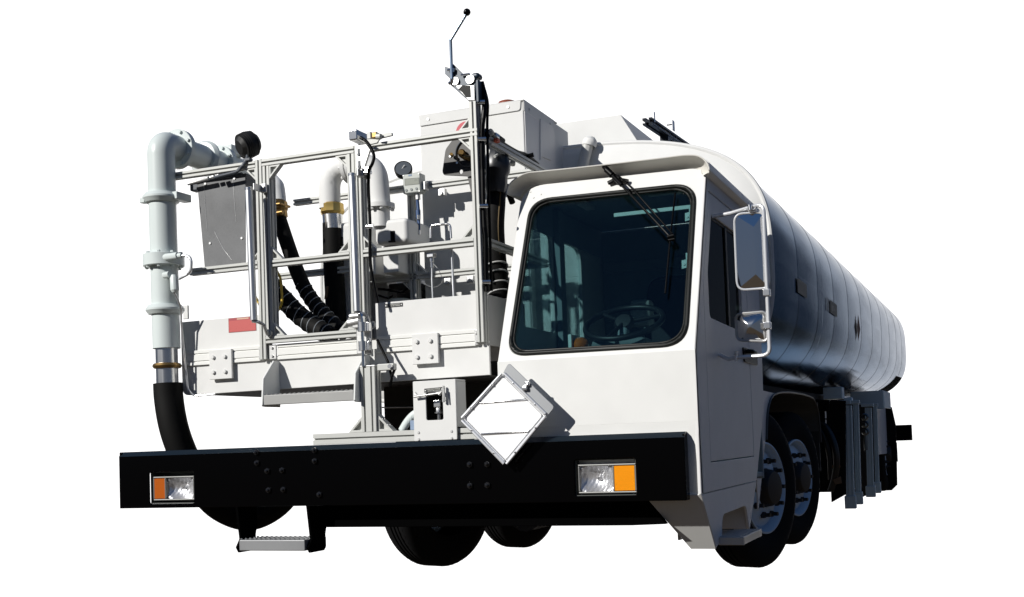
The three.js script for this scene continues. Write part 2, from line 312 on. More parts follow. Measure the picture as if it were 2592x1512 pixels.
  const path = []; const key = [[L - 0.002, 1.628], [L, 1.645], [L + 0.015, 1.658], [L + 0.045, 1.671], [L + 0.10, 1.6705], [0.8, 1.6655], [1.1, 1.661], [1.20, 1.6595], [1.232, 1.652], [1.247, 1.634], [1.249, 1.622]];
  const K = new THREE.CatmullRomCurve3(key.map(([x, y]) => new THREE.Vector3(x, y, 0)), false, 'centripetal').getPoints(90);
  const grid = (rows, cols, f) => {
    const pos = [], idx = [];
    for (let j = 0; j < rows; j++) for (let i = 0; i < cols; i++) pos.push(...f(i, j));
    for (let j = 0; j < rows - 1; j++) for (let i = 0; i < cols - 1; i++) { const a = j * cols + i; idx.push(a, a + 1, a + cols, a + 1, a + cols + 1, a + cols); }
    const g = new THREE.BufferGeometry(); g.setAttribute('position', new THREE.Float32BufferAttribute(pos, 3)); g.setIndex(idx); return boxUV(toCreasedNormals(g, 0.8));
  };
  const zAt = (y) => -0.044 - 0.443 * (y - 0.948);
  const nrm = K.map((p, i) => { const t = K[Math.min(i + 1, K.length - 1)].clone().sub(K[Math.max(i - 1, 0)]).normalize(); return [-t.y, t.x]; });
  const cove = grid(prof.length, K.length, (i, j) => [K[i].x + nrm[i][0] * prof[j][0], K[i].y + nrm[i][1] * prof[j][0], zAt(K[i].y) + prof[j][1] - 0.004]);
  const rimEdge = K.map((p, i) => new THREE.Vector3(p.x + nrm[i][0] * 0.0375, p.y + nrm[i][1] * 0.0375, zAt(p.y) + 0.056));
  const skin = grid(2, K.length, (i, j) => [K[i].x + nrm[i][0] * 0.040, K[i].y + nrm[i][1] * 0.040, j ? -1.34 : zAt(K[i].y) + 0.056]);
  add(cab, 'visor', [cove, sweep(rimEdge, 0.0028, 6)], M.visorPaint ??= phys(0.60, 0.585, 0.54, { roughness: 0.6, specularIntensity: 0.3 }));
  add(cab, 'roof', skin, M.sidePaint);
  const gut = grid(4, 2, (i, j) => [[1.254, 1.618], [1.258, 1.622], [1.272, 1.628], [1.286, 1.640]][j].concat(i ? -1.33 : -0.33));
  add(cab, 'gutter', [gut, grid(3, 2, (i, j) => [[1.286, 1.640], [1.283, 1.660], [1.268, 1.678]][j].concat(i ? -1.33 : -0.30))], M.sidePaint);
  for (const [x, y] of [[0.553, 1.642], [0.60, 1.626], [0.57, 1.615]]) { const p = new THREE.Vector3(...onSlope(x, y), 0).applyMatrix4(SLOPE); add(cab, 'rivet', turned([[0.005, 0], [0.004, 0.002], [0, 0.003]], p.toArray(), [0, 0.405, 0.914], 10), M.white); }

  // windscreen
  const ws = group(truck, 'windscreen');
  add(ws, 'glass', plate(rounded([onSlope(0.556, 0.976), onSlope(1.226, 0.972), onSlope(1.223, 1.590), onSlope(0.565, 1.600)], 0.08, 8), 0.005, SLOPE.clone().multiply(inXY(-0.008)), [], 0), M.glass);
  const loop = (inset, n = 10) => rounded([onSlope(0.550 + inset, 0.970 + inset), onSlope(1.232 - inset, 0.966 + inset), onSlope(1.229 - inset, 1.596 - inset), onSlope(0.559 + inset, 1.606 - inset)], [0.075, 0.09, 0.09, 0.085], n);
  const ring = (inset, r, lift) => { const pts = loop(inset).map(([a, b]) => new THREE.Vector3(a, b, lift).applyMatrix4(SLOPE)); pts.push(pts[0].clone(), pts[1].clone()); return sweep(pts, r, 10, false); };
  add(ws, 'rubber_seal', [ring(0.006, 0.0085, 0.0), ring(0.016, 0.0045, -0.002)], M.seal);
  // wiper
  const wp = group(truck, 'windscreen_wiper');
  const ww = (x, y, l) => new THREE.Vector3(...onSlope(x, y), l).applyMatrix4(SLOPE).toArray();
  add(wp, 'pivot', [rod(ww(0.873, 1.679, 0.05), ww(0.885, 1.664, 0.052), 0.010), bar([ww(0.884, 1.664, 0.05), ww(0.906, 1.640, 0.045)], 0.013), bar([ww(0.882, 1.631, 0.012), ww(0.915, 1.640, 0.018), ww(0.962, 1.628, 0.012)], 0.0085, 0.01), rod(ww(0.917, 1.637, 0.0), ww(0.915, 1.637, 0.04), 0.012)], M.black);
  add(wp, 'arm', [bar([ww(0.903, 1.644, 0.042), ww(0.962, 1.578, 0.045), ww(1.145, 1.372, 0.032)], 0.0046, 0.02), bar([ww(0.928, 1.642, 0.038), ww(0.99, 1.578, 0.04), ww(1.157, 1.380, 0.03)], 0.0034, 0.02), bar([ww(0.90, 1.648, 0.043), ww(0.95, 1.592, 0.046)], 0.0085)], M.black);
  add(wp, 'blade', [bar([ww(1.152, 1.556, 0.012), ww(1.148, 1.37, 0.02), ww(1.143, 1.160, 0.012)], 0.0035, 0.3), rod(ww(1.14, 1.368, 0.03), ww(1.164, 1.372, 0.03), 0.008), rod(ww(1.142, 1.36, 0.022), ww(1.165, 1.362, 0.022), 0.006)], M.black);

  // inside: steering wheel, seat, brackets, marker lamp
  const st = group(truck, 'steering_wheel');
  { const c = [0.915, 1.095, -0.36], tilt = new THREE.Matrix4().makeRotationX(-1.08).setPosition(...c), t = new THREE.TorusGeometry(0.150, 0.0115, 10, 48); t.applyMatrix4(tilt);
    const spokes = [0.3, 2.4, 4.5].map((a) => bar([V(c).toArray(), new THREE.Vector3(Math.cos(a) * 0.148, Math.sin(a) * 0.148, 0).applyMatrix4(tilt).toArray()], 0.008, 0.01, 8));
    add(st, 'rim', t, M.dashDark ??= rgb(0.012, 0.014, 0.016, { roughness: 0.45 })); add(st, 'hub', [...spokes, turned([[0, -0.02], [0.035, -0.02], [0.04, 0.0], [0.03, 0.014], [0, 0.016]], c, [0, 0.47, 0.88], 20)], M.dashDark);
    add(st, 'column', rod([0.915, 1.09, -0.365], [0.915, 0.95, -0.30], 0.022), M.interior); }
  const seat = group(truck, 'driver_seat');
  add(seat, 'backrest', plate(rounded([[0.78, 0.95], [1.12, 0.95], [1.10, 1.36], [0.82, 1.36]], 0.07, 6), 0.10, inXY(-1.06), [], 0.02), M.seatCloth ??= rgb(0.03, 0.034, 0.04, { roughness: 0.95 }));
  add(seat, 'cushion', bx(0.76, 1.14, 0.84, 0.96, -1.12, -0.68, 0.04), M.seatCloth);
  add(seat, 'headrest', bx(0.81, 0.90, 1.12, 1.235, -0.88, -0.80, 0.02), M.headrest ??= rgb(0.5, 0.51, 0.5, { roughness: 0.9 }));
  add(cab, 'roof_rail', [bx(0.885, 1.228, 1.510, 1.526, -0.385, -0.38), bx(1.02, 1.19, 1.578, 1.586, -0.41, -0.40)], M.railGrey ??= rgb(0.7, 0.76, 0.73, { roughness: 0.6, metalness: 0.3 }));
  for (const y of [1.472, 1.283]) add(cab, 'clip_bracket', [plate([[1.183, y - 0.022], [1.207, y - 0.018], [1.209, y + 0.036], [1.200, y + 0.036], [1.200, y + 0.012], [1.184, y + 0.01]], 0.004, inXY(-0.044 - 0.443 * (y - 0.948) - 0.03), [], 0.001), turned([[0.005, 0], [0.004, 0.003], [0, 0.004]], [1.193, y - 0.006, -0.044 - 0.443 * (y - 0.948) - 0.03], [0, 0, 1], 10)], M.railGrey);
  add(cab, 'rear_window', bx(0.70, 0.90, 1.485, 1.595, -1.312, -1.302), M.rearPane ??= rgb(0.22, 0.22, 0.2, { roughness: 0.6 }));
  add(cab, 'dome_lamp', bx(0.69, 0.73, 1.60, 1.62, -0.64, -0.50, 0.006), M.headrest);
  add(cab, 'rear_shelf', bx(0.55, 1.24, 1.428, 1.476, -1.31, -1.28), M.shelf ??= rgb(0.28, 0.31, 0.32, { roughness: 0.7 }));
  const lamp = group(truck, 'marker_lamp', 'small orange lamp behind the windscreen');
  add(lamp, 'lens', turned([[0.030, 0], [0.030, 0.008], [0.024, 0.022], [0.012, 0.03], [0, 0.032]], [0.812, 1.0, -0.135], [0.6, 0.1, 0.8], 20), M.orange);
  add(lamp, 'base', bx(0.775, 0.79, 0.965, 1.04, -0.17, -0.1), M.railGrey);
}
// ---- door in the side of the cab
{
  const X = 1.2615, win = rounded([[0.302, 1.085], [0.93, 1.075], [0.93, 1.486], [0.405, 1.486], [0.300, 1.249]], [0.03, 0.04, 0.05, 0.02, 0.02]);
  const door = add(truck, 'cab_door', plate([[0.2165, 0.5565], [1.0415, 0.5565], [1.0415, 1.5665], [0.3755, 1.5665], [0.2165, 1.2]], 0.028, inZY(X), [win], 0.002), M.sidePaint);
  add(door, 'door_window', plate(win, 0.004, inZY(X - 0.012), [], 0), M.smoke);
  add(door, 'window_channel', [bx(X - 0.024, X - 0.006, 1.075, 1.486, -0.71, -0.675), bx(X - 0.022, X - 0.008, 1.475, 1.488, -0.92, -0.41)], M.seal);
  add(door, 'door_handle', [plate(rounded([[0.88, 1.010], [1.19, 1.010], [1.19, 0.948], [0.90, 0.950]], 0.012), 0.006, inZY(X + 0.008)), bar([[X + 0.006, 0.995, -0.93], [X + 0.03, 0.995, -0.95], [X + 0.03, 0.985, -1.1], [X + 0.006, 0.985, -1.13]], 0.009, 0.02)], M.black);
  add(truck, 'cab_step', [bx(1.2, 1.3505, 0.263, 0.2775, -0.645, -0.296, 0.003), bx(1.262, 1.3525, 0.25, 0.279, -0.2955, -0.286, 0.002), bx(1.343, 1.353, 0.252, 0.279, -0.648, -0.296, 0.002), ...Array.from({ length: 15 }, (_, i) => bx(1.25, 1.34, 0.277, 0.282, -0.31 - i * 0.022, -0.302 - i * 0.022, 0.001))], M.steel);
}
// ---- mirrors on their bracket
{
  const g = group(truck, 'side_mirror');
  const X = 1.470, Zm = -0.338;
  add(g, 'bracket_tube', bar([[1.268, 1.475, -0.40], [1.34, 1.478, -0.385], [X, 1.4913, Zm], [1.468, .9344, Zm], [1.3473, .9343, Zm - 0.01], [1.302, .9328, -0.40], [1.264, .9532, -0.42]], 0.0075, [0.02, 0.03, 0.03, 0.01, 0.01], 12), M.loopTube ??= rgb(0.78, 0.79, 0.8, { metalness: 0.45, roughness: 0.22 }));
  const quad = [[1.3571, 1.4685, -.36], [1.4696, 1.4639, -.36], [1.4762, 1.1822, -.36], [1.3557, 1.1832, -.36]];
  const poly = rounded(quad.map((p) => [p[0], p[1]]), [0.035, 0.03, 0.03, 0.035], 6);
  const T = new THREE.Matrix4();
  // case: shallow chrome shell that narrows to a ridge behind
  const c0 = poly.reduce((s, p) => [s[0] + p[0] / poly.length, s[1] + p[1] / poly.length], [0, 0]);
  const rings = [[1, 0], [1, -0.01], [0.95, -0.03], [0.8, -0.05]];
  const pos = [], idx = [], n = poly.length;
  rings.forEach(([s, z]) => poly.forEach((p) => pos.push(c0[0] + (p[0] - c0[0]) * s, c0[1] + (p[1] - c0[1]) * s, -0.36 + z)));
  for (let j = 0; j < rings.length - 1; j++) for (let i = 0; i < n; i++) { const a = j * n + i, b = j * n + (i + 1) % n; idx.push(a, a + n, b, b, a + n, b + n); }
  const sh = new THREE.BufferGeometry(); sh.setAttribute('position', new THREE.Float32BufferAttribute(pos, 3)); sh.setIndex(idx);
  add(g, 'mirror_case', [toCreasedNormals(sh, 0.5)], M.chrome);
  const edge = poly.map((p) => new THREE.Vector3(p[0], p[1], -0.358)); edge.push(edge[0].clone(), edge[1].clone());
  add(g, 'mirror_rim', sweep(edge, 0.0045, 8, false), M.loopTube);
  // polished hipped front: four flat faces meeting on a ridge
  const q = quad.map((p) => [p[0] + (c0[0] - p[0]) * 0.07, p[1] + (c0[1] - p[1]) * 0.035, -0.357]), r1 = [1.4298, 1.4109, -0.345], r2 = [1.4291, 1.2348, -0.345];
  const tri = (a, b, c) => { const t = new THREE.BufferGeometry(); t.setAttribute('position', new THREE.Float32BufferAttribute([...a, ...b, ...c], 3)); t.setAttribute('uv', new THREE.Float32BufferAttribute([0, 0, 1, 0, 1, 1], 2)); t.computeVertexNormals(); return t; };
  add(g, 'mirror_face', [tri(q[0], q[3], r2), tri(q[0], r2, r1), tri(q[0], r1, q[1]), tri(q[1], r1, r2), tri(q[1], r2, q[2]), tri(q[3], q[2], r2)], M.chrome);
  const sq = [[1.3472, 1.0944, -.35], [1.4607, 1.0958, -.35], [1.4605, .9848, -.35], [1.3478, .9971, -.35]];
  const sp = rounded(sq.map((p) => [p[0], p[1]]), 0.022, 6), sc = sp.reduce((s, p) => [s[0] + p[0] / sp.length, s[1] + p[1] / sp.length], [0, 0]);
  const dome = [], di = [], m = sp.length, lev = [[1, 0], [0.85, 0.010], [0.6, 0.021], [0.3, 0.028]];
  lev.forEach(([s, z]) => sp.forEach((p) => dome.push(sc[0] + (p[0] - sc[0]) * s, sc[1] + (p[1] - sc[1]) * s, -0.352 + z))); dome.push(sc[0], sc[1], -0.322);
  for (let j = 0; j < lev.length - 1; j++) for (let i = 0; i < m; i++) { const a = j * m + i, b = j * m + (i + 1) % m; di.push(a, a + m, b, b, a + m, b + m); }
  for (let i = 0; i < m; i++) di.push((lev.length - 1) * m + i, lev.length * m, (lev.length - 1) * m + (i + 1) % m);
  const dg = new THREE.BufferGeometry(); dg.setAttribute('position', new THREE.Float32BufferAttribute(dome, 3)); dg.setIndex(di); dg.computeVertexNormals(); dg.setAttribute('uv', new THREE.Float32BufferAttribute(new Float32Array(dome.length / 3 * 2), 2));
  add(g, 'convex_mirror', dg, M.satinMirror ??= rgb(0.75, 0.74, 0.72, { metalness: 1, roughness: 0.14 }));
  const se = sp.map((p) => new THREE.Vector3(p[0], p[1], -0.351)); se.push(se[0].clone(), se[1].clone());
  add(g, 'convex_rim', sweep(se, 0.005, 8, false), M.convexRim ??= rgb(0.45, 0.45, 0.44, { metalness: 0.6, roughness: 0.3 }));
  for (const p of [[1.4684, 1.1632, -.338], [1.4653, 1.0427, -.338]]) add(g, 'clamp', bx(p[0] - 0.014, p[0] + 0.012, p[1] - 0.013, p[1] + 0.013, -0.352, -0.324, 0.003), M.satin);
  add(g, 'mount_bolt', [rod([1.3455, .9569, -.34], [1.3438, .9197, -.34], 0.006), ...[1330, 1345, 1362].map((v, i) => rod([[0, 0, 0], [1.3454, .9559, -.34], [1.345, .947, -.34]][i ? 2 : 1], [[1.3453, .9529, -.34], [1.3449, .944, -.34], [1.3449, .944, -.34]][i], 0.010)), rod([1.4193, 1.4924, -.34], [1.4209, 1.4733, -.34], 0.008), bx(1.4103, 1.442, 1.4715, 1.4779, -0.36, -0.34)], M.satin);
}
// ---- placard holder: square plate standing on its corner in front of the cab
{
  const g = group(truck, 'placard_holder');
  const Zp = 0.045, l = [0.395, 0.743], b = [0.569, 0.567], r = [0.739, 0.743], t = [0.573, 0.908];
  const mix = (p, q, k) => [p[0] + (q[0] - p[0]) * k, p[1] + (q[1] - p[1]) * k];
  const c = [0.569, 0.74], inset = (k) => [l, b, r, t].map((p) => mix(p, c, k));
  add(g, 'back_plate', plate(rounded(inset(0.04), 0.012), 0.004, inXY(Zp - 0.012)), M.bright);
  const [L2, B2, R2, T2] = inset(0.09);
  const yA = .7986, yB = .6839;
  const cutAt = (y, p, q) => mix(p, q, (y - p[1]) / (q[1] - p[1]));
  const aL = cutAt(yA, L2, T2), aR = cutAt(yA + 0.004, R2, T2), bL = cutAt(yB, L2, B2), bR = cutAt(yB + 0.004, R2, B2);
  const shrink = (P, k) => { const m = P.reduce((s, p) => [s[0] + p[0] / P.length, s[1] + p[1] / P.length], [0, 0]); return P.map((p) => mix(p, m, k)); };
  add(g, 'blank_panel', plate(rounded(shrink([aL, aR, T2], 0.07), 0.01), 0.004, inXY(Zp - 0.004)), M.bright);
  add(g, 'blank_panel', plate(rounded(shrink([L2, bL, bR, R2, aR, aL], 0.035), 0.012), 0.004, inXY(Zp - 0.004)), M.bright);
  add(g, 'blank_panel', plate(rounded(shrink([bL, B2, bR], 0.07), 0.01), 0.004, inXY(Zp - 0.004)), M.bright);
  for (const [p, q] of [[aL, aR], [bL, bR]]) add(g, 'divider', bar([[...mix(p, q, 0.04), Zp - 0.004], [...mix(p, q, 0.96), Zp - 0.004]], 0.0045), M.satin);
  for (const [p, q] of [[l, b], [b, r], [r, t], [t, l]]) {
    const d = mix(p, q, 0.03), e = mix(p, q, 0.97);
    add(g, 'frame_channel', [bar([[...mix(d, c, 0.015), Zp], [...mix(e, c, 0.015), Zp]], 0.006), plate([d, e, mix(e, c, 0.1), mix(d, c, 0.1)], 0.003, inXY(Zp - 0.004), [], 0.001)], M.frameAlu ??= rgb(0.85, 0.86, 0.88, { metalness: 0.6, roughness: 0.3 }));
    for (const k of [0.25, 0.75]) add(g, 'rivet', turned([[0.0045, 0], [0.0035, 0.003], [0, 0.004]], [...mix(mix(p, q, k), c, 0.03), Zp + 0.005], [0, 0, 1], 10), M.satin);
  }
  add(g, 'cover_flap', plate(rounded([[0.573, 0.905], [0.595, 0.940], [0.766, 0.771], [0.741, 0.745]], [0, 0.014, 0.014, 0], 5), 0.003, inXY(Zp - 0.003), [], 0.001), M.flapAlu ??= rgb(0.33, 0.34, 0.35, { metalness: 0.6, roughness: 0.42 }));
  add(g, 'latch', [bx(0.648, 0.668, 0.836, 0.85, Zp, Zp + 0.012), rod([0.65, 0.846, Zp + 0.006], [0.672, 0.858, Zp + 0.006], 0.005), bx(0.658, 0.676, 0.85, 0.868, Zp, Zp + 0.008)], M.satin);
  add(g, 'standoff', [rod([0.66, 0.76, -0.04], [0.66, 0.76, Zp - 0.01], 0.01), rod([0.60, 0.72, -0.04], [0.60, 0.72, Zp - 0.01], 0.01)], M.steel);
}

// ---------------------------------------------------------------- tank
const tankAt = (t) => ({ z: -1.547 + (-11.13 + 1.547) * t, yc: 1.4674 + (1.6217 - 1.4674) * t });
const TA = 1.2176, TB = 0.65, TN = 3.171, TX = 0.0752;
const section = (th, k = 1) => { const c = Math.cos(th), s = Math.sin(th); return [TX + k * TA * Math.sign(c) * Math.abs(c) ** (2 / TN), k * TB * Math.sign(s) * Math.abs(s) ** (2 / TN)]; };
{
  const skinTex = noiseTex(512, 512, (u, v, R, n) => { const k = 0.5 + 0.5 * (n(u * 7, v * 5) * 0.6 + n(u * 24, v * 11) * 0.3 + R() * 0.1); return [k, k, k]; }, { seed: 21 });
  skinTex.repeat.set(1, 1);
  const silver = phys(0.42, 0.44, 0.46, { metalness: 1, roughness: 0.17, specularColor: new THREE.Color().setRGB(0.105, 0.155, 0.235), roughnessMap: skinTex, bumpMap: skinTex, bumpScale: 0.0018 });  // blue edge tint turns the reflected white backdrop into a painted sky reflection
  const seams = [0, 0.085, 0.165, 0.245, 0.335, 0.43, 0.53, 0.63, 0.73, 0.83, 0.92, 1], NT = 160, R = rng(11);
  const shell = (t0, t1, swell, parent, name) => {       // one rolled sheet of the skin, slightly barrelled between its welds
    const rows = 9, pos = [], uv = [], idx = [];
    for (let j = 0; j < rows; j++) { const k = j / (rows - 1), t = t0 + (t1 - t0) * k, c = tankAt(t), s = 1 + swell * Math.sin(Math.PI * k);
      for (let i = 0; i <= NT; i++) { const [x, y] = section(i / NT * Math.PI * 2, s); pos.push(x, c.yc + y, c.z); uv.push(i / NT * 6, c.z * 0.3); } }
    for (let j = 0; j < rows - 1; j++) for (let i = 0; i < NT; i++) { const a = j * (NT + 1) + i, b = a + NT + 1; idx.push(a, b, a + 1, a + 1, b, b + 1); }
    const g = new THREE.BufferGeometry(); g.setAttribute('position', new THREE.Float32BufferAttribute(pos, 3)); g.setAttribute('uv', new THREE.Float32BufferAttribute(uv, 2)); g.setIndex(idx); g.computeVertexNormals();
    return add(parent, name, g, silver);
  };
  const tank = group(truck, 'tank', 'polished silver fuel tank with a white front end');
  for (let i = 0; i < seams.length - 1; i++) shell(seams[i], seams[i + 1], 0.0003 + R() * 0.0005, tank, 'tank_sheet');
  const loop = (t, k, dz = 0) => { const c = tankAt(t), P = []; for (let i = 0; i <= NT; i++) { const [x, y] = section(i / NT * Math.PI * 2, k); P.push(new THREE.Vector3(x, c.yc + y, c.z + dz)); } return P; };
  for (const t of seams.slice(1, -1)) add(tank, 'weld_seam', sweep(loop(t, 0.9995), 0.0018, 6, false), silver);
  // dished white head with a rolled rim
  const head = (t, dir, mat, name) => { const c = tankAt(t), pos = [], idx = [], K = [1, 0.985, 0.93, 0.8, 0.6, 0.3, 0.001];
    K.forEach((k) => { for (let i = 0; i <= NT; i++) { const [x, y] = section(i / NT * Math.PI * 2, k); pos.push(x, c.yc + y, c.z + dir * (0.07 * (1 - k * k) + (k < 0.99 ? 0.012 : 0))); } });
    for (let j = 0; j < K.length - 1; j++) for (let i = 0; i < NT; i++) { const a = j * (NT + 1) + i, b = a + NT + 1; idx.push(a, b, a + 1, a + 1, b, b + 1); }
    const g = new THREE.BufferGeometry(); g.setAttribute('position', new THREE.Float32BufferAttribute(pos, 3)); g.setIndex(idx); return add(tank, name, boxUV(toCreasedNormals(g, 0.9)), mat); };
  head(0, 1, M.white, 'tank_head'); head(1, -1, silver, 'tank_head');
  add(tank, 'rim', sweep(loop(0, 1.0, 0.004), 0.012, 8, false), M.white);
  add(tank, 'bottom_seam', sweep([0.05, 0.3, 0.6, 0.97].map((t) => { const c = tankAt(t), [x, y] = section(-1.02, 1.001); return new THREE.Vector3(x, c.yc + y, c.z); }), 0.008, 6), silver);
  // lettering panels follow the side
  const sideQuad = (t0, t1, y0, y1, tex, name, o = {}) => {
    const pos = [], uv = [], idx = [], n = 8;
    for (let j = 0; j <= n; j++) for (let i = 0; i <= 4; i++) { const t = t0 + (t1 - t0) * i / 4, c = tankAt(t), y = y0 + (y1 - y0) * j / n, q = Math.min(1, Math.abs(y - c.yc) / TB), x = TX + 1.0045 * TA * (1 - q ** TN) ** (1 / TN); pos.push(x, y, c.z); uv.push(i / 4, j / n); }
    for (let j = 0; j < n; j++) for (let i = 0; i < 4; i++) { const a = j * 5 + i; idx.push(a, a + 1, a + 6, a, a + 6, a + 5); }
    const g = new THREE.BufferGeometry(); g.setAttribute('position', new THREE.Float32BufferAttribute(pos, 3)); g.setAttribute('uv', new THREE.Float32BufferAttribute(uv, 2)); g.setIndex(idx); g.computeVertexNormals();
    return add(tank, name, g, new THREE.MeshStandardMaterial({ map: tex, roughness: 0.5, ...o }));
  };
  const tOf = (z) => (z + 1.547) / (-11.13 + 1.547);
  sideQuad(tOf(-2.29), tOf(-2.63), 1.385, 1.462, printed(256, 96, (x, w, h) => { x.fillStyle = '#45443c'; x.fillRect(0, 0, w, h); x.fillStyle = '#1d1c17'; for (let i = 0; i < 9; i++) x.fillRect(10 + i * 27, 14 + (i % 3) * 4, 15, h - 34); }), 'dark_lettering');
  sideQuad(tOf(-3.66), tOf(-4.02), 1.400, 1.482, printed(256, 96, (x, w, h) => { x.fillStyle = '#08090a'; x.fillRect(0, 0, w, h); x.strokeStyle = '#3b3f3c'; x.lineWidth = 5; x.strokeRect(14, 12, w - 28, h - 24); x.fillStyle = '#8a8f88'; x.font = 'bold 52px sans-serif'; x.textAlign = 'center'; x.fillText('JET-A', w / 2, 67); }), 'grade_label');
  for (const z of [-3.50, -3.58]) sideQuad(tOf(z), tOf(z - 0.035), 1.400, 1.482, printed(8, 8, (x) => { x.fillStyle = '#0a0b0c'; x.fillRect(0, 0, 8, 8); }), 'grade_stripe');
  { const c = tOf(-5.35), pos = [], mk = (z, y) => { const q = Math.min(1, Math.abs(y - tankAt(tOf(z)).yc) / TB); return [TX + 1.004 * TA * (1 - q ** TN) ** (1 / TN), y, z]; };
    const P = [mk(-5.35, 1.325), mk(-5.48, 1.43), mk(-5.35, 1.535), mk(-5.22, 1.43)];
    add(tank, 'diamond_placard', card(P[0], P[1], P[2], P[3], 0.006), M.placardRed ??= rgb(0.16, 0.06, 0.03, { roughness: 0.6 })); }
  // dark band over the rear end of the tank
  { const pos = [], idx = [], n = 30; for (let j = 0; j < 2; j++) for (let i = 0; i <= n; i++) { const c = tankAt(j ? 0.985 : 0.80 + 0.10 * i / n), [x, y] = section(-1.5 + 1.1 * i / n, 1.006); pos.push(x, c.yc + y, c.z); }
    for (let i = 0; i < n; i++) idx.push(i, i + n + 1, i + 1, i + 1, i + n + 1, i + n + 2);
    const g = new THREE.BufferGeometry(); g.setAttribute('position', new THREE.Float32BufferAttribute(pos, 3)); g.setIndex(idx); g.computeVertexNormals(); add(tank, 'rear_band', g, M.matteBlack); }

  // raised walls round the hatches on top
  const co = group(truck, 'hatch_coaming');
  const y = (z) => 2.117 + (-1.547 - z) / 9.583 * 0.1543;
  const fz = -1.75, front = [[-0.46, y(fz) - 0.03], [0.628, y(fz) - 0.03], [0.628, y(fz) + 0.01], [0.528, 2.306], [-0.36, 2.306]];
  add(co, 'front_panel', plate(front, 0.01, inXY(fz)), M.white);
  const side = (x0, x1, nm) => { const g = new THREE.BufferGeometry(), A = [x1, 2.12, fz], B = [x0, 2.306, fz], C2 = [x0, 2.45, -10.6], D = [x1, 2.26, -10.6]; g.setAttribute('position', new THREE.Float32BufferAttribute([A, D, C2, A, C2, B].flat(), 3)); g.computeVertexNormals(); add(co, nm, boxUV(g), M.sidePaint); };
  side(0.528, 0.628, 'side_panel'); side(-0.36, -0.46, 'side_panel');
  // black rail bracket that stands up beside the coaming
  const br = group(truck, 'folded_handrail');
  add(br, 'channel', slotBar([0.712, 2.206, -1.585], [0.712, 2.262, -2.55], 0.05, 0.035, [1, 0, 0], 1, 1, 0.012, 0.012), M.railBlack ??= phys(0.012, 0.016, 0.022, { roughness: 0.25, specularIntensity: 1 }));
  add(br, 'foot', [bx(0.69, 0.735, 2.05, 2.24, -2.36, -2.30), bx(0.69, 0.735, 2.08, 2.22, -1.95, -1.90)], M.railBlack);
  add(br, 'catch', [bx(0.738, 0.742, 2.205, 2.258, -1.63, -1.61), bx(0.735, 0.741, 2.255, 2.31, -2.03, -1.99), rod([0.70, 2.295, -2.02], [0.74, 2.295, -2.02], 0.006)], M.satin);
  const vp = group(truck, 'vent_pipe');
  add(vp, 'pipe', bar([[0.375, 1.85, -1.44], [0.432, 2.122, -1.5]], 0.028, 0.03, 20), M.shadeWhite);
  add(vp, 'cap', turned([[0.0, 0.03], [0.02, 0.026], [0.034, 0.012], [0.038, -0.004], [0.036, -0.02], [0.03, -0.02]], [0.438, 2.118, -1.5], [0.25, 0.95, -0.1], 20), M.white);
}
// ---------------------------------------------------------------- wheels, fender and underframe
function makeWheel() {
  const w = new THREE.Group(), Rt = 0.385, W2 = 0.085;
  const prof = [[0.222, -W2 + 0.01], [0.25, -W2 - 0.004], [0.31, -W2 - 0.012], [0.355, -W2 + 0.002], [0.378, -W2 + 0.018], [Rt, -W2 + 0.035]];
  for (const k of [-0.025, 0, 0.025]) prof.push([Rt, k - 0.012], [Rt - 0.009, k - 0.010], [Rt - 0.009, k - 0.004], [Rt, k]);
  prof.push([Rt, W2 - 0.035], [0.378, W2 - 0.018], [0.355, W2 - 0.002], [0.31, W2 + 0.012], [0.25, W2 + 0.004], [0.222, W2 - 0.01]);
  add(w, 'tyre', turned(prof, [0, 0, 0], [1, 0, 0], 64, 0.6), M.tyre);
  const lugs = []; for (let i = 0; i < 56; i++) { const a = i / 56 * Math.PI * 2; for (const k of [-0.055, 0.055]) { const b = new THREE.BoxGeometry(0.02, 0.012, 0.022); b.translate(k * 0.8, Rt - 0.0068, 0); b.rotateX(a); lugs.push(b); } }
  add(w, 'tread', lugs, M.tyre).userData.kind = 'stuff';
  add(w, 'rim', turned([[0.222, W2 - 0.012], [0.222, W2 + 0.002], [0.214, W2 + 0.004], [0.205, W2 - 0.01], [0.198, W2 - 0.045], [0.192, W2 - 0.05], [0.185, W2 - 0.03], [0.13, W2 + 0.0], [0.095, W2 + 0.004], [0.09, W2 - 0.01]], [0, 0, 0], [1, 0, 0], 56, 0.5), M.wheelPaint);
  add(w, 'hub', turned([[0.094, W2 - 0.02], [0.088, W2 + 0.03], [0.078, W2 + 0.05], [0.04, W2 + 0.055], [0, W2 + 0.055]], [0, 0, 0], [1, 0, 0], 32, 0.4), M.hubDark ??= rgb(0.015, 0.013, 0.011, { roughness: 0.5 }));
  for (let i = 0; i < 10; i++) { const a = (i + 0.5) / 10 * Math.PI * 2, p = [W2 - 0.006, Math.cos(a) * 0.135, Math.sin(a) * 0.135]; add(w, 'lug_nut', [hex(p, [1, 0, 0], 0.017, 0.02), turned([[0.01, 0], [0.01, 0.045], [0, 0.047]], p, [1, 0, 0], 10)], M.lugDark ??= rgb(0.012, 0.012, 0.013, { roughness: 0.4 })); }
  for (let i = 0; i < 4; i++) { const a = i / 4 * Math.PI * 2 + 0.4; add(w, 'hand_hole', turned([[0.024, 0], [0.024, 0.003], [0, 0.003]], [W2 - 0.034, Math.cos(a) * 0.165, Math.sin(a) * 0.165], [0.8, Math.cos(a) * 0.4, Math.sin(a) * 0.4], 18), M.black); }
  return w;
}
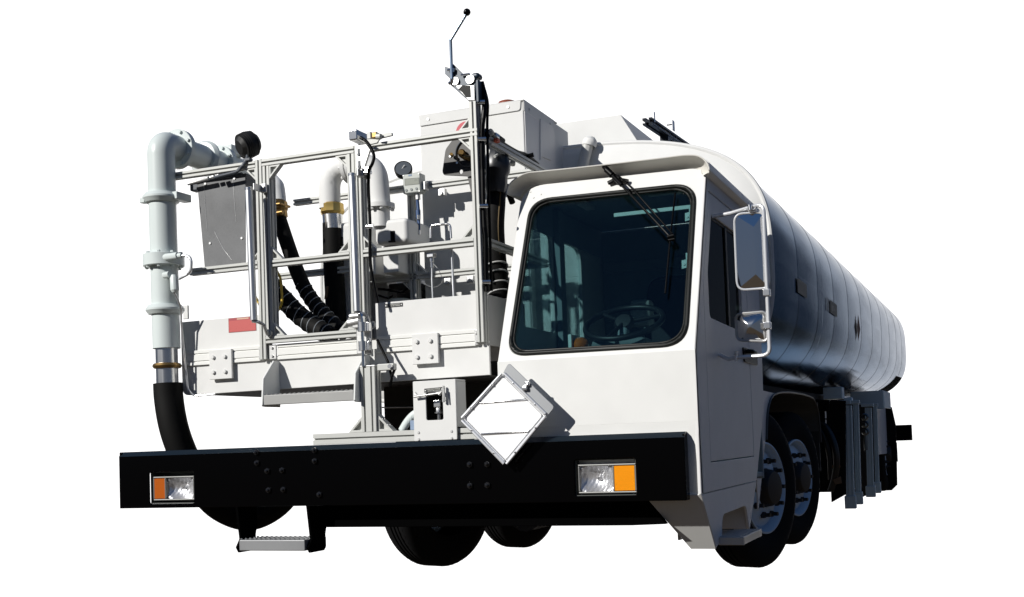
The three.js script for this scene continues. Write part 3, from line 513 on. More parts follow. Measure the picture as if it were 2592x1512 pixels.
{
  const steer = 0.27;
  const put = (x, z, turn, flip, label) => { const w = makeWheel(); w.name = numbered('wheel'); w.position.set(x, 0.386, z); w.rotation.y = turn + (flip ? Math.PI : 0); if (label) w.userData.label = label; truck.add(w); };
  put(1.093, -1.79, -steer, false, 'front axle wheel behind the cab, turned outward'); put(1.068, -2.97, -steer * 0.85, false, 'second axle wheel behind the front one');
  put(-0.575, -1.74, -steer, true); put(-0.52, -2.76, -steer * 0.85, true);
  put(1.10, -8.78, 0, false); put(-1.06, -8.78, 0, true);
  for (const [z, a, b] of [[-1.8, -0.48, 0.9], [-2.98, -0.45, 0.9]]) add(truck, 'axle', [bx(a, b, 0.33, 0.43, z - 0.05, z + 0.05), turned([[0, 0], [0.10, 0.0], [0.12, 0.02], [0.12, 0.10], [0, 0.10]], [b - 0.12, 0.386, z], [1, 0, 0], 24)], M.dark);
  // fender over both front wheels
  const arc = [[1.60, 0.62], [1.66, 0.742], [1.76, 0.81], [1.95, 0.846], [3.10, 0.856], [3.30, 0.835], [3.45, 0.77], [3.52, 0.58]];
  const c = curve(arc.map(([z, y]) => [0, y, -z]), 48), pos = [], idx = [];
  c.forEach((p) => { pos.push(0.80, p.y, p.z, 1.22, p.y, p.z); });
  for (let i = 0; i < c.length - 1; i++) { const a = i * 2; idx.push(a, a + 1, a + 2, a + 1, a + 3, a + 2); }
  const g = new THREE.BufferGeometry(); g.setAttribute('position', new THREE.Float32BufferAttribute(pos, 3)); g.setIndex(idx); g.computeVertexNormals(); g.setAttribute('uv', new THREE.Float32BufferAttribute(new Float32Array(pos.length / 3 * 2), 2));
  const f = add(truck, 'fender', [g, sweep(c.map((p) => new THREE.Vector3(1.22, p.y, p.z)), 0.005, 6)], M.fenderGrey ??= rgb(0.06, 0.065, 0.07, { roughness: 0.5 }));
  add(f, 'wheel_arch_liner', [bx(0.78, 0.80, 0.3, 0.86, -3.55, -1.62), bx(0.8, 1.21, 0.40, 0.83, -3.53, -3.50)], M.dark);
  add(f, 'fender_front', plate(rounded([[1.34, 0.30], [1.60, 0.62], [1.66, 0.742], [1.76, 0.81], [1.95, 0.846], [1.34, 0.856]], 0.01), 0.006, inZY(1.215)), M.sidePaint);
  add(truck, 'chassis', [bx(0.05, 0.78, 0.46, 0.84, -10.6, -1.6), bx(0.78, 1.0, 0.84, 0.93, -10.0, -2.0), bx(-0.6, 0.05, 0.5, 0.84, -10.6, -2.4), bx(-0.46, 0.8, 0.33, 0.46, -3.3, -1.5)], M.dark);
  add(truck, 'drive_housing', [bx(0.2, 1.02, 0.2, 0.6, -4.2, -3.7), rod([0.06, 0.3, -1.4], [0.06, 0.3, -3.4], 0.09)], M.dark);
}
{ // things hung on the side between the axles
  const side = group(truck, 'side_equipment');
  const teal = M.railTeal ??= rgb(0.52, 0.64, 0.68, { roughness: 0.55 });
  const postBar = (x0, x1, y0, y1, z, lean) => { const g = slotBar([(x0 + x1) / 2 - lean, y0, z - 0.03], [(x0 + x1) / 2, y1, z - 0.03], x1 - x0, 0.06, [1, 0, 0], 2, 1, 0.008, 0.008); return [g, bx((x0 + x1) / 2 - lean - 0.012 - (x1 - x0) / 2, (x0 + x1) / 2 - lean + 0.012 + (x1 - x0) / 2, y0 - 0.004, y0 + 0.09, z - 0.065, z + 0.006, 0.004)]; };
  add(side, 'lift_post', postBar(1.200, 1.256, 0.073, 0.832, -5.0, 0.014), teal);
  add(side, 'lift_post', postBar(1.238, 1.276, 0.085, 0.85, -5.3, 0.016), teal);
  add(side, 'lift_post', postBar(1.228, 1.280, 0.083, 0.832, -6.3, 0.014), teal);
  add(side, 'lift_post', postBar(1.267, 1.300, 0.10, 0.845, -6.6, 0.014), teal);
  for (const q of [[1.07, 1.25, 0.84, 0.872, -5.03, -4.99], [1.2, 1.285, 0.848, 0.875, -5.34, -5.29], [1.20, 1.30, 0.84, 0.868, -6.34, -6.29], [1.25, 1.31, 0.845, 0.87, -6.64, -6.6]]) add(side, 'cross_rail', bx(...q), teal);
  add(side, 'control_box', [bx(1.03, 1.172, 0.888, 0.98, -5.35, -5.2, 0.006), bx(1.17, 1.23, 0.86, 0.90, -5.4, -5.3, 0.006)], M.boxBlue ??= rgb(0.62, 0.75, 0.8, { roughness: 0.5 }));
  add(side, 'valance', [bx(1.02, 1.312, 0.83, 1.0, -7.25, -7.2, 0.004), bx(1.30, 1.314, 0.84, 1.0, -8.0, -7.25, 0.004)], M.boxBlue);
  add(side, 'dark_fill', plate([[1.03, 0.209], [1.116, 0.209], [1.116, 0.134], [1.22, 0.191], [1.25, 0.86], [1.04, 0.88]], 0.02, inXY(-4.7)), M.rubber);  // black plate added to fill the dark gap behind the wheels
  add(side, 'junction_box', bx(1.068, 1.145, 0.79, 0.868, -4.69, -4.62, 0.006), M.black);
  add(side, 'grease_fitting', [rod([1.108, 0.74, -4.66], [1.108, 0.79, -4.66], 0.009), rod([1.108, 0.695, -4.66], [1.108, 0.73, -4.66], 0.007)], M.satin);
  add(side, 'black_hose', [sweep(curve([[1.08, 0.70, -4.66], [1.12, 0.66, -4.64], [1.165, 0.55, -4.62], [1.175, 0.42, -4.62], [1.15, 0.30, -4.64], [1.12, 0.22, -4.66]], 30), 0.024, 12), sweep(curve([[1.06, 0.68, -4.66], [1.09, 0.62, -4.65], [1.12, 0.48, -4.65], [1.12, 0.3, -4.66]], 24), 0.016, 10)], M.hoseGloss ??= phys(0.012, 0.013, 0.014, { roughness: 0.3 }));
  M.rust = rgb(0.16, 0.10, 0.055, { roughness: 0.8 });
  add(side, 'rust_bracket', plate([[1.145, 0.30], [1.20, 0.325], [1.205, 0.275], [1.16, 0.268]], 0.01, inXY(-4.61)), M.rust); add(side, 'rust_bracket', bx(1.145, 1.20, 0.385, 0.405, -4.62, -4.61), M.rust);
  add(side, 'dark_backing', plate([[1.0, 0.88], [0.955, 0.03], [1.10, 0.04], [1.243, 0.10], [1.27, 0.868]], 0.03, inXY(-7)), M.dark);  // dark plate added as fill behind the posts
  add(side, 'coiled_cable', [...[0.75, 0.69, 0.63].map((y) => turned([[0.018, -0.02], [0.03, -0.01], [0.03, 0.01], [0.018, 0.02]], [1.262, y, -5.9], [0.3, 0.2, 1], 16)), rod([1.255, 0.48, -5.95], [1.25, 0.62, -5.95], 0.014)], M.satinDark ??= rgb(0.15, 0.17, 0.18, { metalness: 0.8, roughness: 0.35 }));
  const rf = add(truck, 'rear_fender', plate(rounded([[7.75, 0.852], [9.62, 0.885], [8.78, 0.389], [7.69, 0.405]].map(([a, b]) => [a, b]), [0.01, 0.02, 0.05, 0.06]), 0.012, inZY(1.2)), M.sidePaint);
  add(rf, 'fender_flap', [plate([[1.196, 0.386], [1.197, 0.86], [1.262, 0.872], [1.293, 0.683], [1.285, 0.30], [1.278, 0.062], [1.22, 0.006], [1.13, 0.004], [1.13, 0.386]], 0.03, inXY(-8.8)), bx(1.25, 1.29, 0.30, 0.50, -8.9, -8.85)], M.rubber);
  add(truck, 'rear_bumper', [bx(1.02, 1.3235, 0.496, 0.686, -11.0, -10.9, 0.004), bx(-1.2, 1.02, 0.52, 0.66, -11.0, -10.9, 0.004)], M.black);
}

// ---------------------------------------------------------------- loading platform at the front
const FZ = -0.15;                                          // front of the posts and rails
const trim = M.trim ??= phys(0.74, 0.74, 0.71, { roughness: 0.5, specularIntensity: 0.4 });
const vpost = (x0, x1, y0, y1, z = FZ, d = 0.05) => slotBar([(x0 + x1) / 2, y0, z - d / 2], [(x0 + x1) / 2, y1, z - d / 2], x1 - x0, d, [1, 0, 0], 1, 2);
const hrail = (x0, x1, y0, y1, z = FZ, d = 0.03) => slotBar([x0, (y0 + y1) / 2, z - d / 2], [x1, (y0 + y1) / 2, z - d / 2], y1 - y0, d, [0, 1, 0], 1, 1);
function gusset(parent, x, y, sx, sy, s = 0.056, z = FZ - 0.004, d = 0.026) {
  const k = s * 0.13, tri = [[0, 0], [sx * s, 0], [0, sy * s]], hole = [[sx * k, sy * k], [sx * (s - 2.4 * k), sy * k], [sx * k, sy * (s - 2.4 * k)]];
  const fix = (P) => (sx * sy > 0 ? P : P.slice().reverse()).map(([a, b]) => [a + x, b + y]);
  const g = add(parent, 'corner_bracket', [plate(fix(tri), d, inXY(z), [fix(hole)], 0.001), plate(fix([[0, 0], [sx * s * 0.8, 0], [0, sy * s * 0.8]]), 0.003, inXY(z - d * 0.5), [], 0)], M.alu);
  return g;
}
const safety = group(truck, 'safety_railing');
add(safety, 'post', vpost(-0.603, -0.572, 1.033, 1.874), M.alu);
add(safety, 'post', vpost(-0.126, -0.100, 1.035, 1.874), M.alu);
add(safety, 'post', vpost(0.388, 0.417, 1.04, 1.978), M.alu);
add(safety, 'rail', hrail(-1.045, -0.604, 1.842, 1.871), M.alu);
add(safety, 'rail', hrail(-0.099, 0.4185, 1.842, 1.871, FZ + 0.001), M.alu);
add(safety, 'rail', hrail(-0.95, -0.604, 1.415, 1.445), M.alu);
add(safety, 'rail', hrail(-0.099, 0.387, 1.415, 1.445), M.alu);
add(safety, 'rail', slotBar([0.400, 1.857, -0.2], [0.400, 1.857, -0.92], 0.029, 0.03, [1, 0, 0]), M.alu);
add(safety, 'rail', slotBar([0.400, 1.441, -0.2], [0.400, 1.441, -0.92], 0.029, 0.03, [1, 0, 0]), M.alu);
add(safety, 'rail', hrail(-0.90, 0.38, 1.845, 1.874, -0.90), M.alu);
add(safety, 'rail', hrail(-0.90, -0.46, 1.458, 1.488, -0.72), M.alu);
add(safety, 'rail', hrail(-0.46, 0.40, 1.425, 1.454, -0.90), M.alu);
add(safety, 'post', vpost(-0.276, -0.243, 1.2, 1.844, -0.90), M.alu);
gusset(safety, -0.603, 1.842, -1, -1); gusset(safety, 0.388, 1.842, -1, -1); gusset(safety, 0.388, 1.445, -1, 1); gusset(safety, -0.0985, 1.446, 1, 1); gusset(safety, -0.603, 1.446, -1, 1, 0.04); gusset(safety, 0.388, 1.872, -1, 1, 0.05);
gusset(safety, -0.242, 1.455, 1, 1, 0.05, -0.905); gusset(safety, -0.277, 1.424, -1, -1, 0.05, -0.905);
for (const [x, y] of [[-0.10, 1.838], [-0.085, 1.42], [0.03, 1.42]]) add(safety, 'angle_clip', [bx(x - 0.018, x + 0.018, y - 0.035, y - 0.002, -0.93, -0.905), hex([x, y - 0.024, -0.905], [0, 0, 1], 0.009, 0.008)], M.steel);

// gate
const gate = group(truck, 'gate', 'aluminium platform gate between the two long hand tubes');
add(gate, 'stile', vpost(-0.569, -0.537, 1.127, 1.842, FZ - 0.002), M.alu); add(gate, 'stile', vpost(-0.163, -0.129, 1.127, 1.842, FZ - 0.002), M.alu);
add(gate, 'rail', hrail(-0.571, -0.129, 1.843, 1.872), M.alu); add(gate, 'rail', hrail(-0.536, -0.164, 1.415, 1.443), M.alu); add(gate, 'rail', hrail(-0.571, -0.122, 1.097, 1.126, FZ + 0.001), M.alu);
gusset(gate, -0.537, 1.842, 1, -1); gusset(gate, -0.163, 1.842, -1, -1); gusset(gate, -0.537, 1.444, 1, 1); gusset(gate, -0.163, 1.444, -1, 1); gusset(gate, -0.537, 1.127, 1, 1); gusset(gate, -0.163, 1.127, -1, 1, 0.062);
add(gate, 'hinge_block', [bx(-0.118, -0.050, 1.02, 1.141, -0.118, -0.106, 0.006)], M.steel);
for (const y of [1.108, 1.032]) add(gate, 'hinge_knuckle', [turned([[0, 0], [0.019, 0], [0.019, 0.037], [0, 0.037]], [-0.076, y, -0.086], [0, 1, 0], 20), bx(-0.066, -0.048, y, y + 0.037, -0.11, -0.084)], M.satin);
add(gate, 'hinge_pin', [rod([-0.076, 0.97, -0.086], [-0.076, 1.16, -0.086], 0.007), bar([[-0.076, 1.14, -0.086], [-0.076, 1.178, -0.086], [-0.105, 1.182, -0.086]], 0.006, 0.015)], M.chrome);
add(gate, 'spring_latch', [turned([[0, 0], [0.018, 0], [0.018, 0.05], [0.014, 0.055], [0, 0.055]], [-0.142, 1.148, -0.10], [1, 0.12, 0], 20), bx(-0.125, -0.095, 1.125, 1.16, -0.12, -0.09), rod([-0.128, 1.172, -0.085], [-0.088, 1.172, -0.085], 0.011)], M.steel);

// the two hand tubes
for (const [x0, x1, top] of [[-0.591, -0.582, 1.738], [-0.1005, -0.0965, 1.738]]) {
  const h = group(truck, 'hand_tube');
  add(h, 'tube', sweep([V([x1, 1.19, -0.083]), V([x0, top, -0.083])], 0.0148, 20), M.tubeAlu);
  add(h, 'tube_collar', turned([[0.0148, -0.006], [0.0165, -0.006], [0.0165, 0.003], [0.012, 0.006], [0, 0.006]], [x0, top, -0.083], [0, 1, 0], 20), M.satin);
  add(h, 'bracket', [bx(x0 + 0.022, x0 + 0.048, top - 0.012, top + 0.028, -0.149, -0.135, 0.004), bx(x0 + 0.022, x0 + 0.03, top - 0.01, top + 0.02, -0.14, -0.08), hex([x0 + 0.036, top + 0.01, -0.135], [0, 0, 1], 0.008, 0.006)], M.steel);
  add(h, 'hook', [bar([[x1 - 0.008, 1.187, -0.083], [x1 + 0.018, 1.182, -0.09], [x1 + 0.031, 1.17, -0.11], [x1 + 0.032, 1.13, -0.13]], 0.007, 0.02), turned([[0, 0], [0.016, 0], [0.016, 0.012], [0, 0.012]], [x1 + 0.032, 1.138, -0.148], [0, 0, 1], 18)], M.steel);
}
// stanchion and beam on the bumper
{
  const b = group(truck, 'bumper_rail');
  add(b, 'beam', slotBar([-0.319, 0.690, -0.115], [0.56, 0.690, -0.115], 0.043, 0.05, [0, 1, 0], 1, 1), M.alu);
  add(b, 'stanchion', vpost2(-0.0945, -0.029, 0.712, 0.968), M.alu);
  add(b, 'cap_plate', bx(-0.096, -0.0275, 0.968, 0.974, -0.142, -0.089, 0.002), M.steel);
  gusset(b, -0.0945, 0.712, -1, 1, 0.066, -0.10, 0.036); gusset(b, -0.029, 0.712, 1, 1, 0.068, -0.10, 0.036);
  for (const [sx, x0] of [[-1, -0.0945], [1, -0.029]]) for (const k of [0.3, 0.66]) for (const dz of [0.008, 0.026]) add(b, 'bracket_screw', turned([[0.006, 0], [0.005, 0.003], [0, 0.004]], [x0 + sx * 0.066 * k, 0.712 + 0.066 * (1 - k), -0.10 - dz], [sx, 1, 0], 10), M.satin);
  function vpost2(x0, x1, y0, y1) { return slotBar([(x0 + x1) / 2, y0, -0.115], [(x0 + x1) / 2, y1, -0.115], x1 - x0, 0.052, [1, 0, 0], 2, 2); }
  const sw = group(truck, 'limit_switch');
  add(sw, 'housing', [bx(-0.018, 0.055, 0.950, 0.976, -0.118, -0.09, 0.003)], M.alu); add(sw, 'roller', turned([[0, 0], [0.009, 0], [0.009, 0.012], [0, 0.012]], [0.043, 0.964, -0.09], [0, 0, 1], 16), M.satin);
  add(sw, 'cable', [bar([[-0.03, 1.075, -0.12], [-0.01, 1.035, -0.12], [0.02, 0.985, -0.11], [0.028, 0.955, -0.11], [0.03, 0.92, -0.12], [0.015, 0.885, -0.13]], 0.0055, 0.03), bar([[0.05, 0.955, -0.11], [0.035, 0.925, -0.11]], 0.006)], M.black);
}
// gate step
{
  const s = group(truck, 'gate_step');
  const sidep = [[0.18, 1.022], [0.14, 1.022], [0.062, 0.945], [0.05, 0.838], [0.058, 0.831], [0.085, 0.83], [0.18, 0.83]].reverse();
  add(s, 'side_plate', plate(sidep, 0.008, inZY(-0.527)), M.stepPaint ??= phys(0.72, 0.73, 0.71, { roughness: 0.5, specularIntensity: 0.4 })); add(s, 'side_plate', plate(sidep, 0.008, inZY(-0.098)), M.stepPaint);
  const bumps = []; for (let i = 0; i < 19; i++) for (let j = 0; j < 5; j++) bumps.push(turned([[0.005, 0], [0.005, 0.003], [0.0035, 0.0045], [0, 0.0045]], [-0.513 + i * 0.0218, 0.877, -0.064 - j * 0.026], [0, 1, 0], 6));
  add(s, 'tread', [bx(-0.526, -0.107, 0.836, 0.877, -0.062, -0.055, 0.003), bx(-0.526, -0.107, 0.869, 0.877, -0.18, -0.056, 0.003), ...bumps], M.treadAlu ??= rgb(0.30, 0.30, 0.29, { metalness: 0.25, roughness: 0.55, roughnessMap: roughVar }));
  for (const x of [-0.527, -0.098]) add(s, 'rivet', turned([[0.006, 0], [0.004, 0.003], [0, 0.004]], [x, 0.842, -0.1], [1, 0, 0], 10), M.satin);
}
// drip pan with bolted slotted trims
{
  const pan = group(truck, 'drip_pan', 'long white drip pan across the platform front');
  const poly = rounded([[-1.024, 0.902], [0.425, 0.913], [0.425, 1.028], [0.414, 1.030], [0.414, 1.230], [-0.067, 1.229], [-0.067, 1.045], [-0.60, 1.045], [-0.60, 1.223], [-1.026, 1.221]], [0.035, 0, 0, 0, 0.004, 0.004, 0, 0, 0.004, 0.004]);
  add(pan, 'front_panel', plate(poly, 0.012, inXY(-0.18)), M.white);
  add(pan, 'side_panel', [plate([[0.182, 1.03], [0.182, 1.229], [0.60, 1.229], [0.60, 1.03]].reverse(), 0.006, inZY(0.4145))], M.shadePan ??= phys(0.40, 0.40, 0.40, { roughness: 0.3, specularIntensity: 0.5, map: grime }));  // grey copy of the white pan, side shade put into the colour
  for (const [y, z] of [[1.218, -0.2], [1.043, -0.2]]) add(pan, 'rivet', turned([[0.006, 0], [0.004, 0.003], [0, 0.004]], [0.415, y, z], [1, 0, 0], 10), M.white);
  add(pan, 'underside', [bx(-1.0, 0.42, 0.906, 0.914, -0.78, -0.1925), bx(-1.0, -0.99, 0.914, 1.2, -0.78, -0.1925)], M.dark);  // shade under the pan put into its dark colour
  for (const [a, b] of [[-1.01, -0.604], [-0.529, -0.128], [-0.06, 0.372]]) add(pan, 'slotted_trim', slotBar([a, 1.060, -0.1745], [b, 1.060, -0.1745], 0.064, 0.012, [0, 1, 0], 2, 1, 0.006, 0.004), trim);
  for (const [a, b] of [[-0.617, -0.604], [-0.570, -0.531], [0.372, 0.387]]) add(pan, 'joint_plate', [bx(a, b, 1.03, 1.092, -0.172, -0.164), hex([(a + b) / 2, 1.078, -0.164], [0, 0, 1], 0.006, 0.006), hex([(a + b) / 2, 1.044, -0.164], [0, 0, 1], 0.006, 0.006)], M.steel);
  for (const [x0, x1, y0, y1] of [[-0.863, -0.749, 0.962, 1.087], [0.104, 0.218, 0.970, 1.089]]) {
    const c = add(pan, 'clamp_plate', bx(x0, x1, y0, y1, -0.168, -0.156, 0.002), M.white), w = x1 - x0, h = y1 - y0;
    for (const u of [0.2, 0.72]) for (const v of [0.24, 0.75]) add(c, 'bolt', hex([x0 + w * u, y0 + h * v, -0.156], [0, 0, 1], 0.009, 0.009), M.white);
  }
  add(pan, 'red_label', card([-0.776, 1.158, -0.1785], [-0.637, 1.158, -0.1785], [-0.637, 1.219, -0.1785], [-0.776, 1.219, -0.1785]), new THREE.MeshStandardMaterial({ roughness: 0.45, map: printed(280, 128, (x, w, h) => { x.fillStyle = '#b9504c'; x.fillRect(0, 0, w, h); x.fillStyle = '#a03a42'; x.fillRect(0, 0, w, 24); x.fillStyle = '#c9a58c'; x.fillRect(86, 5, 120, 13); x.fillStyle = '#a8413f'; const R = rng(4); for (let i = 0; i < 60; i++) x.fillRect(R() * w, 30 + R() * 90, 5, 3); x.strokeStyle = '#8f3a3a'; x.lineWidth = 5; x.strokeRect(2, 2, w - 4, h - 4); }) }));
  add(pan, 'name_plate', bx(-0.023, 0.057, 1.207, 1.222, -0.1795, -0.1778, 0.0005), M.black);
  add(pan, 'plate_lettering', card([-0.0225, 1.2075, -0.1773], [0.0565, 1.2075, -0.1773], [0.0565, 1.2215, -0.1773], [-0.0225, 1.2215, -0.1773]), new THREE.MeshStandardMaterial({ roughness: 0.5, map: printed(256, 48, plateText) }));
}
function plateText(x, w, h) { x.fillStyle = '#17191c'; x.fillRect(0, 0, w, h); x.fillStyle = '#a9a9a2'; const R = rng(9); for (const y of [9, 28]) for (let i = 34 + (y > 9 ? 14 : 0); i < w - 40;) { const k = 6 + R() * 12; x.fillRect(i, y, k, 10); i += k + 4 + (R() < 0.2 ? 9 : 0); } x.fillStyle = '#e6e6e2'; for (const cx of [14, w - 14]) { x.beginPath(); x.arc(cx, h / 2, 8, 0, 7); x.fill(); } }
// valve panel standing on the beam
{
  const v = group(truck, 'valve_panel');
  const hole = rounded([[0.198, 0.746], [0.27, 0.746], [0.27, 0.852], [0.198, 0.852]], 0.008);
  add(v, 'panel', [plate(rounded([[0.143, 0.668], [0.325, 0.669], [0.326, 0.899], [0.144, 0.898]], 0.004), 0.006, inXY(-0.075), [hole]), bx(0.143, 0.325, 0.892, 0.899, -0.17, -0.082), bx(0.318, 0.325, 0.716, 0.892, -0.17, -0.082), bx(0.143, 0.149, 0.716, 0.892, -0.17, -0.082)], M.white);
  for (const x of [0.163, 0.303]) for (const y of [0.70, 0.674]) add(v, 'rivet', turned([[0.006, 0], [0.004, 0.003], [0, 0.004]], [x, y, -0.075], [0, 0, 1], 12), M.steel);
  add(v, 'recess', bx(0.150, 0.318, 0.72, 0.89, -0.175, -0.168), M.dark);
  add(v, 'coupling', [bx(0.217, 0.247, 0.795, 0.824, -0.13, -0.1, 0.003), turned([[0.009, 0], [0.012, 0.004], [0.012, 0.02], [0.009, 0.03], [0.006, 0.03]], [0.232, 0.77, -0.115], [0, 1, 0], 16), turned([[0, 0], [0.017, 0], [0.017, 0.006], [0, 0.006]], [0.232, 0.772, -0.115], [0, 1, 0], 20), rod([0.232, 0.74, -0.115], [0.232, 0.78, -0.115], 0.007)], M.satin);
  add(v, 'label', card([0.193, 0.853, -0.0742], [0.272, 0.856, -0.0742], [0.272, 0.871, -0.0742], [0.193, 0.868, -0.0742]), new THREE.MeshStandardMaterial({ roughness: 0.5, map: printed(256, 48, plateText) }));
  add(v, 'pull_pin', [bar([[0.155, 0.838, -0.06], [0.275, 0.848, -0.06]], 0.0042), bar([[0.15, 0.862, -0.066], [0.16, 0.846, -0.06], [0.18, 0.842, -0.06]], 0.0015, 0.008), plate([[0.276, 0.812], [0.283, 0.812], [0.286, 0.874], [0.279, 0.875]], 0.012, inXY(-0.055)), bar([[0.288, 0.815, -0.055], [0.286, 0.862, -0.055]], 0.003), bar([[0.262, 0.842, -0.06], [0.276, 0.855, -0.06]], 0.006)], M.steel);
  // dark brown sheets stand in for the shaded gap behind it
  const b = group(truck, 'pump_bay');
  add(b, 'shade_sheet', [bx(-0.215, 0.50, 0.70, 0.99, -0.52, -0.50), bx(0.42, 0.51, 0.70, 1.04, -0.40, -0.39)], M.bayShade ??= rgb(0.028, 0.025, 0.02, { roughness: 0.9 }));
  add(b, 'shelf_edge', bar([[-0.15, 0.815, -0.35], [0.12, 0.805, -0.35]], 0.003), M.steel);
  add(b, 'yellow_cable', bar([[0.14, 0.78, -0.20], [0.10, 0.72, -0.20]], 0.0035), M.yellow);
  add(b, 'white_elbow', sweep(curve([[0.04, 0.71, -0.17], [0.07, 0.75, -0.17], [0.10, 0.775, -0.17], [0.145, 0.79, -0.17]], 20), 0.016, 14), M.pipeWhite);
  add(b, 'blue_box', bx(0.098, 0.118, 0.712, 0.75, -0.16, -0.13), M.blueGrey ??= rgb(0.2, 0.27, 0.38, { roughness: 0.6 }));
}
// ---------------------------------------------------------------- inlet pipe and its hose at the end of the platform
{
  const p = group(truck, 'inlet_pipe', 'tall white loading pipe with elbow and black hose');
  const X = -1.063, Zp = -0.12;
  add(p, 'riser', sweep(fillet([[X + 0.008, 1.105, Zp], [X, 1.997, Zp], [X, 1.997, -0.23]], 0.085, 16), 0.0585, 32, false), M.pipeWhite);
  add(p, 'level_pipe', sweep([V([X, 1.997, -0.22]), V([X, 1.997, -0.78])], 0.057, 32), M.pipeWhite);
  const flange = (name, o, ax, r, t, n, mat = M.pipeWhite) => { const f = add(p, name, turned([[0.05, -t / 2], [r - 0.002, -t / 2], [r, -t / 2 + 0.002], [r, t / 2 - 0.002], [r - 0.002, t / 2], [0.05, t / 2]], o, ax, 40), mat); const A = V(ax).normalize(), U = Math.abs(A.y) > 0.5 ? new THREE.Vector3(1, 0, 0) : new THREE.Vector3(0, 1, 0), W = A.clone().cross(U);
    for (let i = 0; i < n; i++) { const a = (i + 0.5) / n * 6.2832, q = V(o).addScaledVector(U, Math.cos(a) * (r - 0.013)).addScaledVector(W, Math.sin(a) * (r - 0.013)); for (const s of [1, -1]) add(f, 'bolt', hex(q.clone().addScaledVector(A, s * t / 2).toArray(), A.clone().multiplyScalar(s).toArray(), 0.008, 0.009), mat); } return f; };
  flange('flange', [X, 1.997, -0.235], [0, 0, 1], 0.088, 0.03, 8);
  flange('flange', [X, 1.997, -0.545], [0, 0, 1], 0.084, 0.035, 8);
  const clampRing = (o, ax) => add(p, 'pipe_clamp', turned([[0.057, -0.022], [0.07, -0.02], [0.082, -0.004], [0.082, 0.004], [0.07, 0.02], [0.057, 0.022]], o, ax, 40), M.pipeWhite);
  clampRing([X, 1.757, Zp], [0, 1, 0]); clampRing([X, 1.997, -0.43], [0, 0, 1]); clampRing([X + 0.005, 1.272, Zp], [0, 1, 0]);
  add(p, 'clamp_lug', [bx(X - 0.072, X - 0.045, 1.733, 1.757, -0.09, -0.06, 0.004), bx(X + 0.055, X + 0.095, 1.742, 1.775, -0.20, -0.1, 0.004)], M.pipeWhite);
  flange('wide_flange', [X + 0.003, 1.485, Zp], [0, 1, 0], 0.087, 0.052, 8);
  add(p, 'top_box', bx(X + 0.0, X + 0.06, 2.045, 2.085, -0.66, -0.55, 0.004), M.pipeWhite);
  add(p, 'chrome_tube', rod([X + 0.009, 0.93, Zp], [X + 0.008, 1.108, Zp], 0.047, 32), M.satin);
  add(p, 'brass_ring', turned([[0.047, -0.012], [0.056, -0.01], [0.062, 0], [0.056, 0.01], [0.047, 0.012]], [X + 0.009, 1.03, Zp], [0, 1, 0], 36), M.oldBrass);
  add(p, 'hose', sweep(curve([[X + 0.011, 0.955, Zp], [X + 0.013, 0.90, Zp], [-1.0361, .8069, -.12], [-1.0213, .727, -.13], [-.9979, .6245, -.16], [-.9534, .5086, -.2], [-.8865, .4149, -.25], [-.799, .37, -.32], [-.7263, .4066, -.4], [-.6443, .5027, -.45], [-.5613, .6031, -.5]], 60), 0.0615, 28), M.rubber);
  add(p, 'support_plate', bx(-1.1687, -1.1404, 1.261, 1.3239, -0.39, -0.38), M.white);
  add(p, 'bleed_fitting', [rod([X + 0.05, 1.487, -0.065], [X + 0.125, 1.487, -0.06], 0.016), rod([X + 0.125, 1.487, -0.06], [X + 0.145, 1.487, -0.06], 0.011)], M.pipeWhite); add(p, 'bleed_fitting', rod([X + 0.045, 1.412, -0.07], [X + 0.082, 1.412, -0.06], 0.014), M.pipeWhite);
  add(p, 'bleed_valve', [turned([[0, 0], [0.012, 0], [0.018, 0.01], [0.018, 0.06], [0.012, 0.075], [0, 0.075]], [X + 0.098, 1.335, -0.07], [-0.05, 1, 0], 20)], M.pipeWhite);
  add(p, 'bleed_tube', bar([[X + 0.13, 1.487, -0.06], [X + 0.195, 1.48, -0.06], [X + 0.19, 1.41, -0.06], [X + 0.125, 1.39, -0.065]], 0.0062, 0.035), M.tubeAlu);
  add(p, 'drain_tube', bar([[X + 0.095, 1.335, -0.07], [X + 0.10, 1.31, -0.08], [X + 0.105, 1.27, -0.1], [X + 0.088, 1.21, -0.12], [X + 0.088, 1.05, -0.14], [X + 0.092, 0.925, -0.15], [X + 0.115, 0.896, -0.16], [X + 0.22, 0.9, -0.168]], 0.0042, 0.03), M.tubeAlu);
}
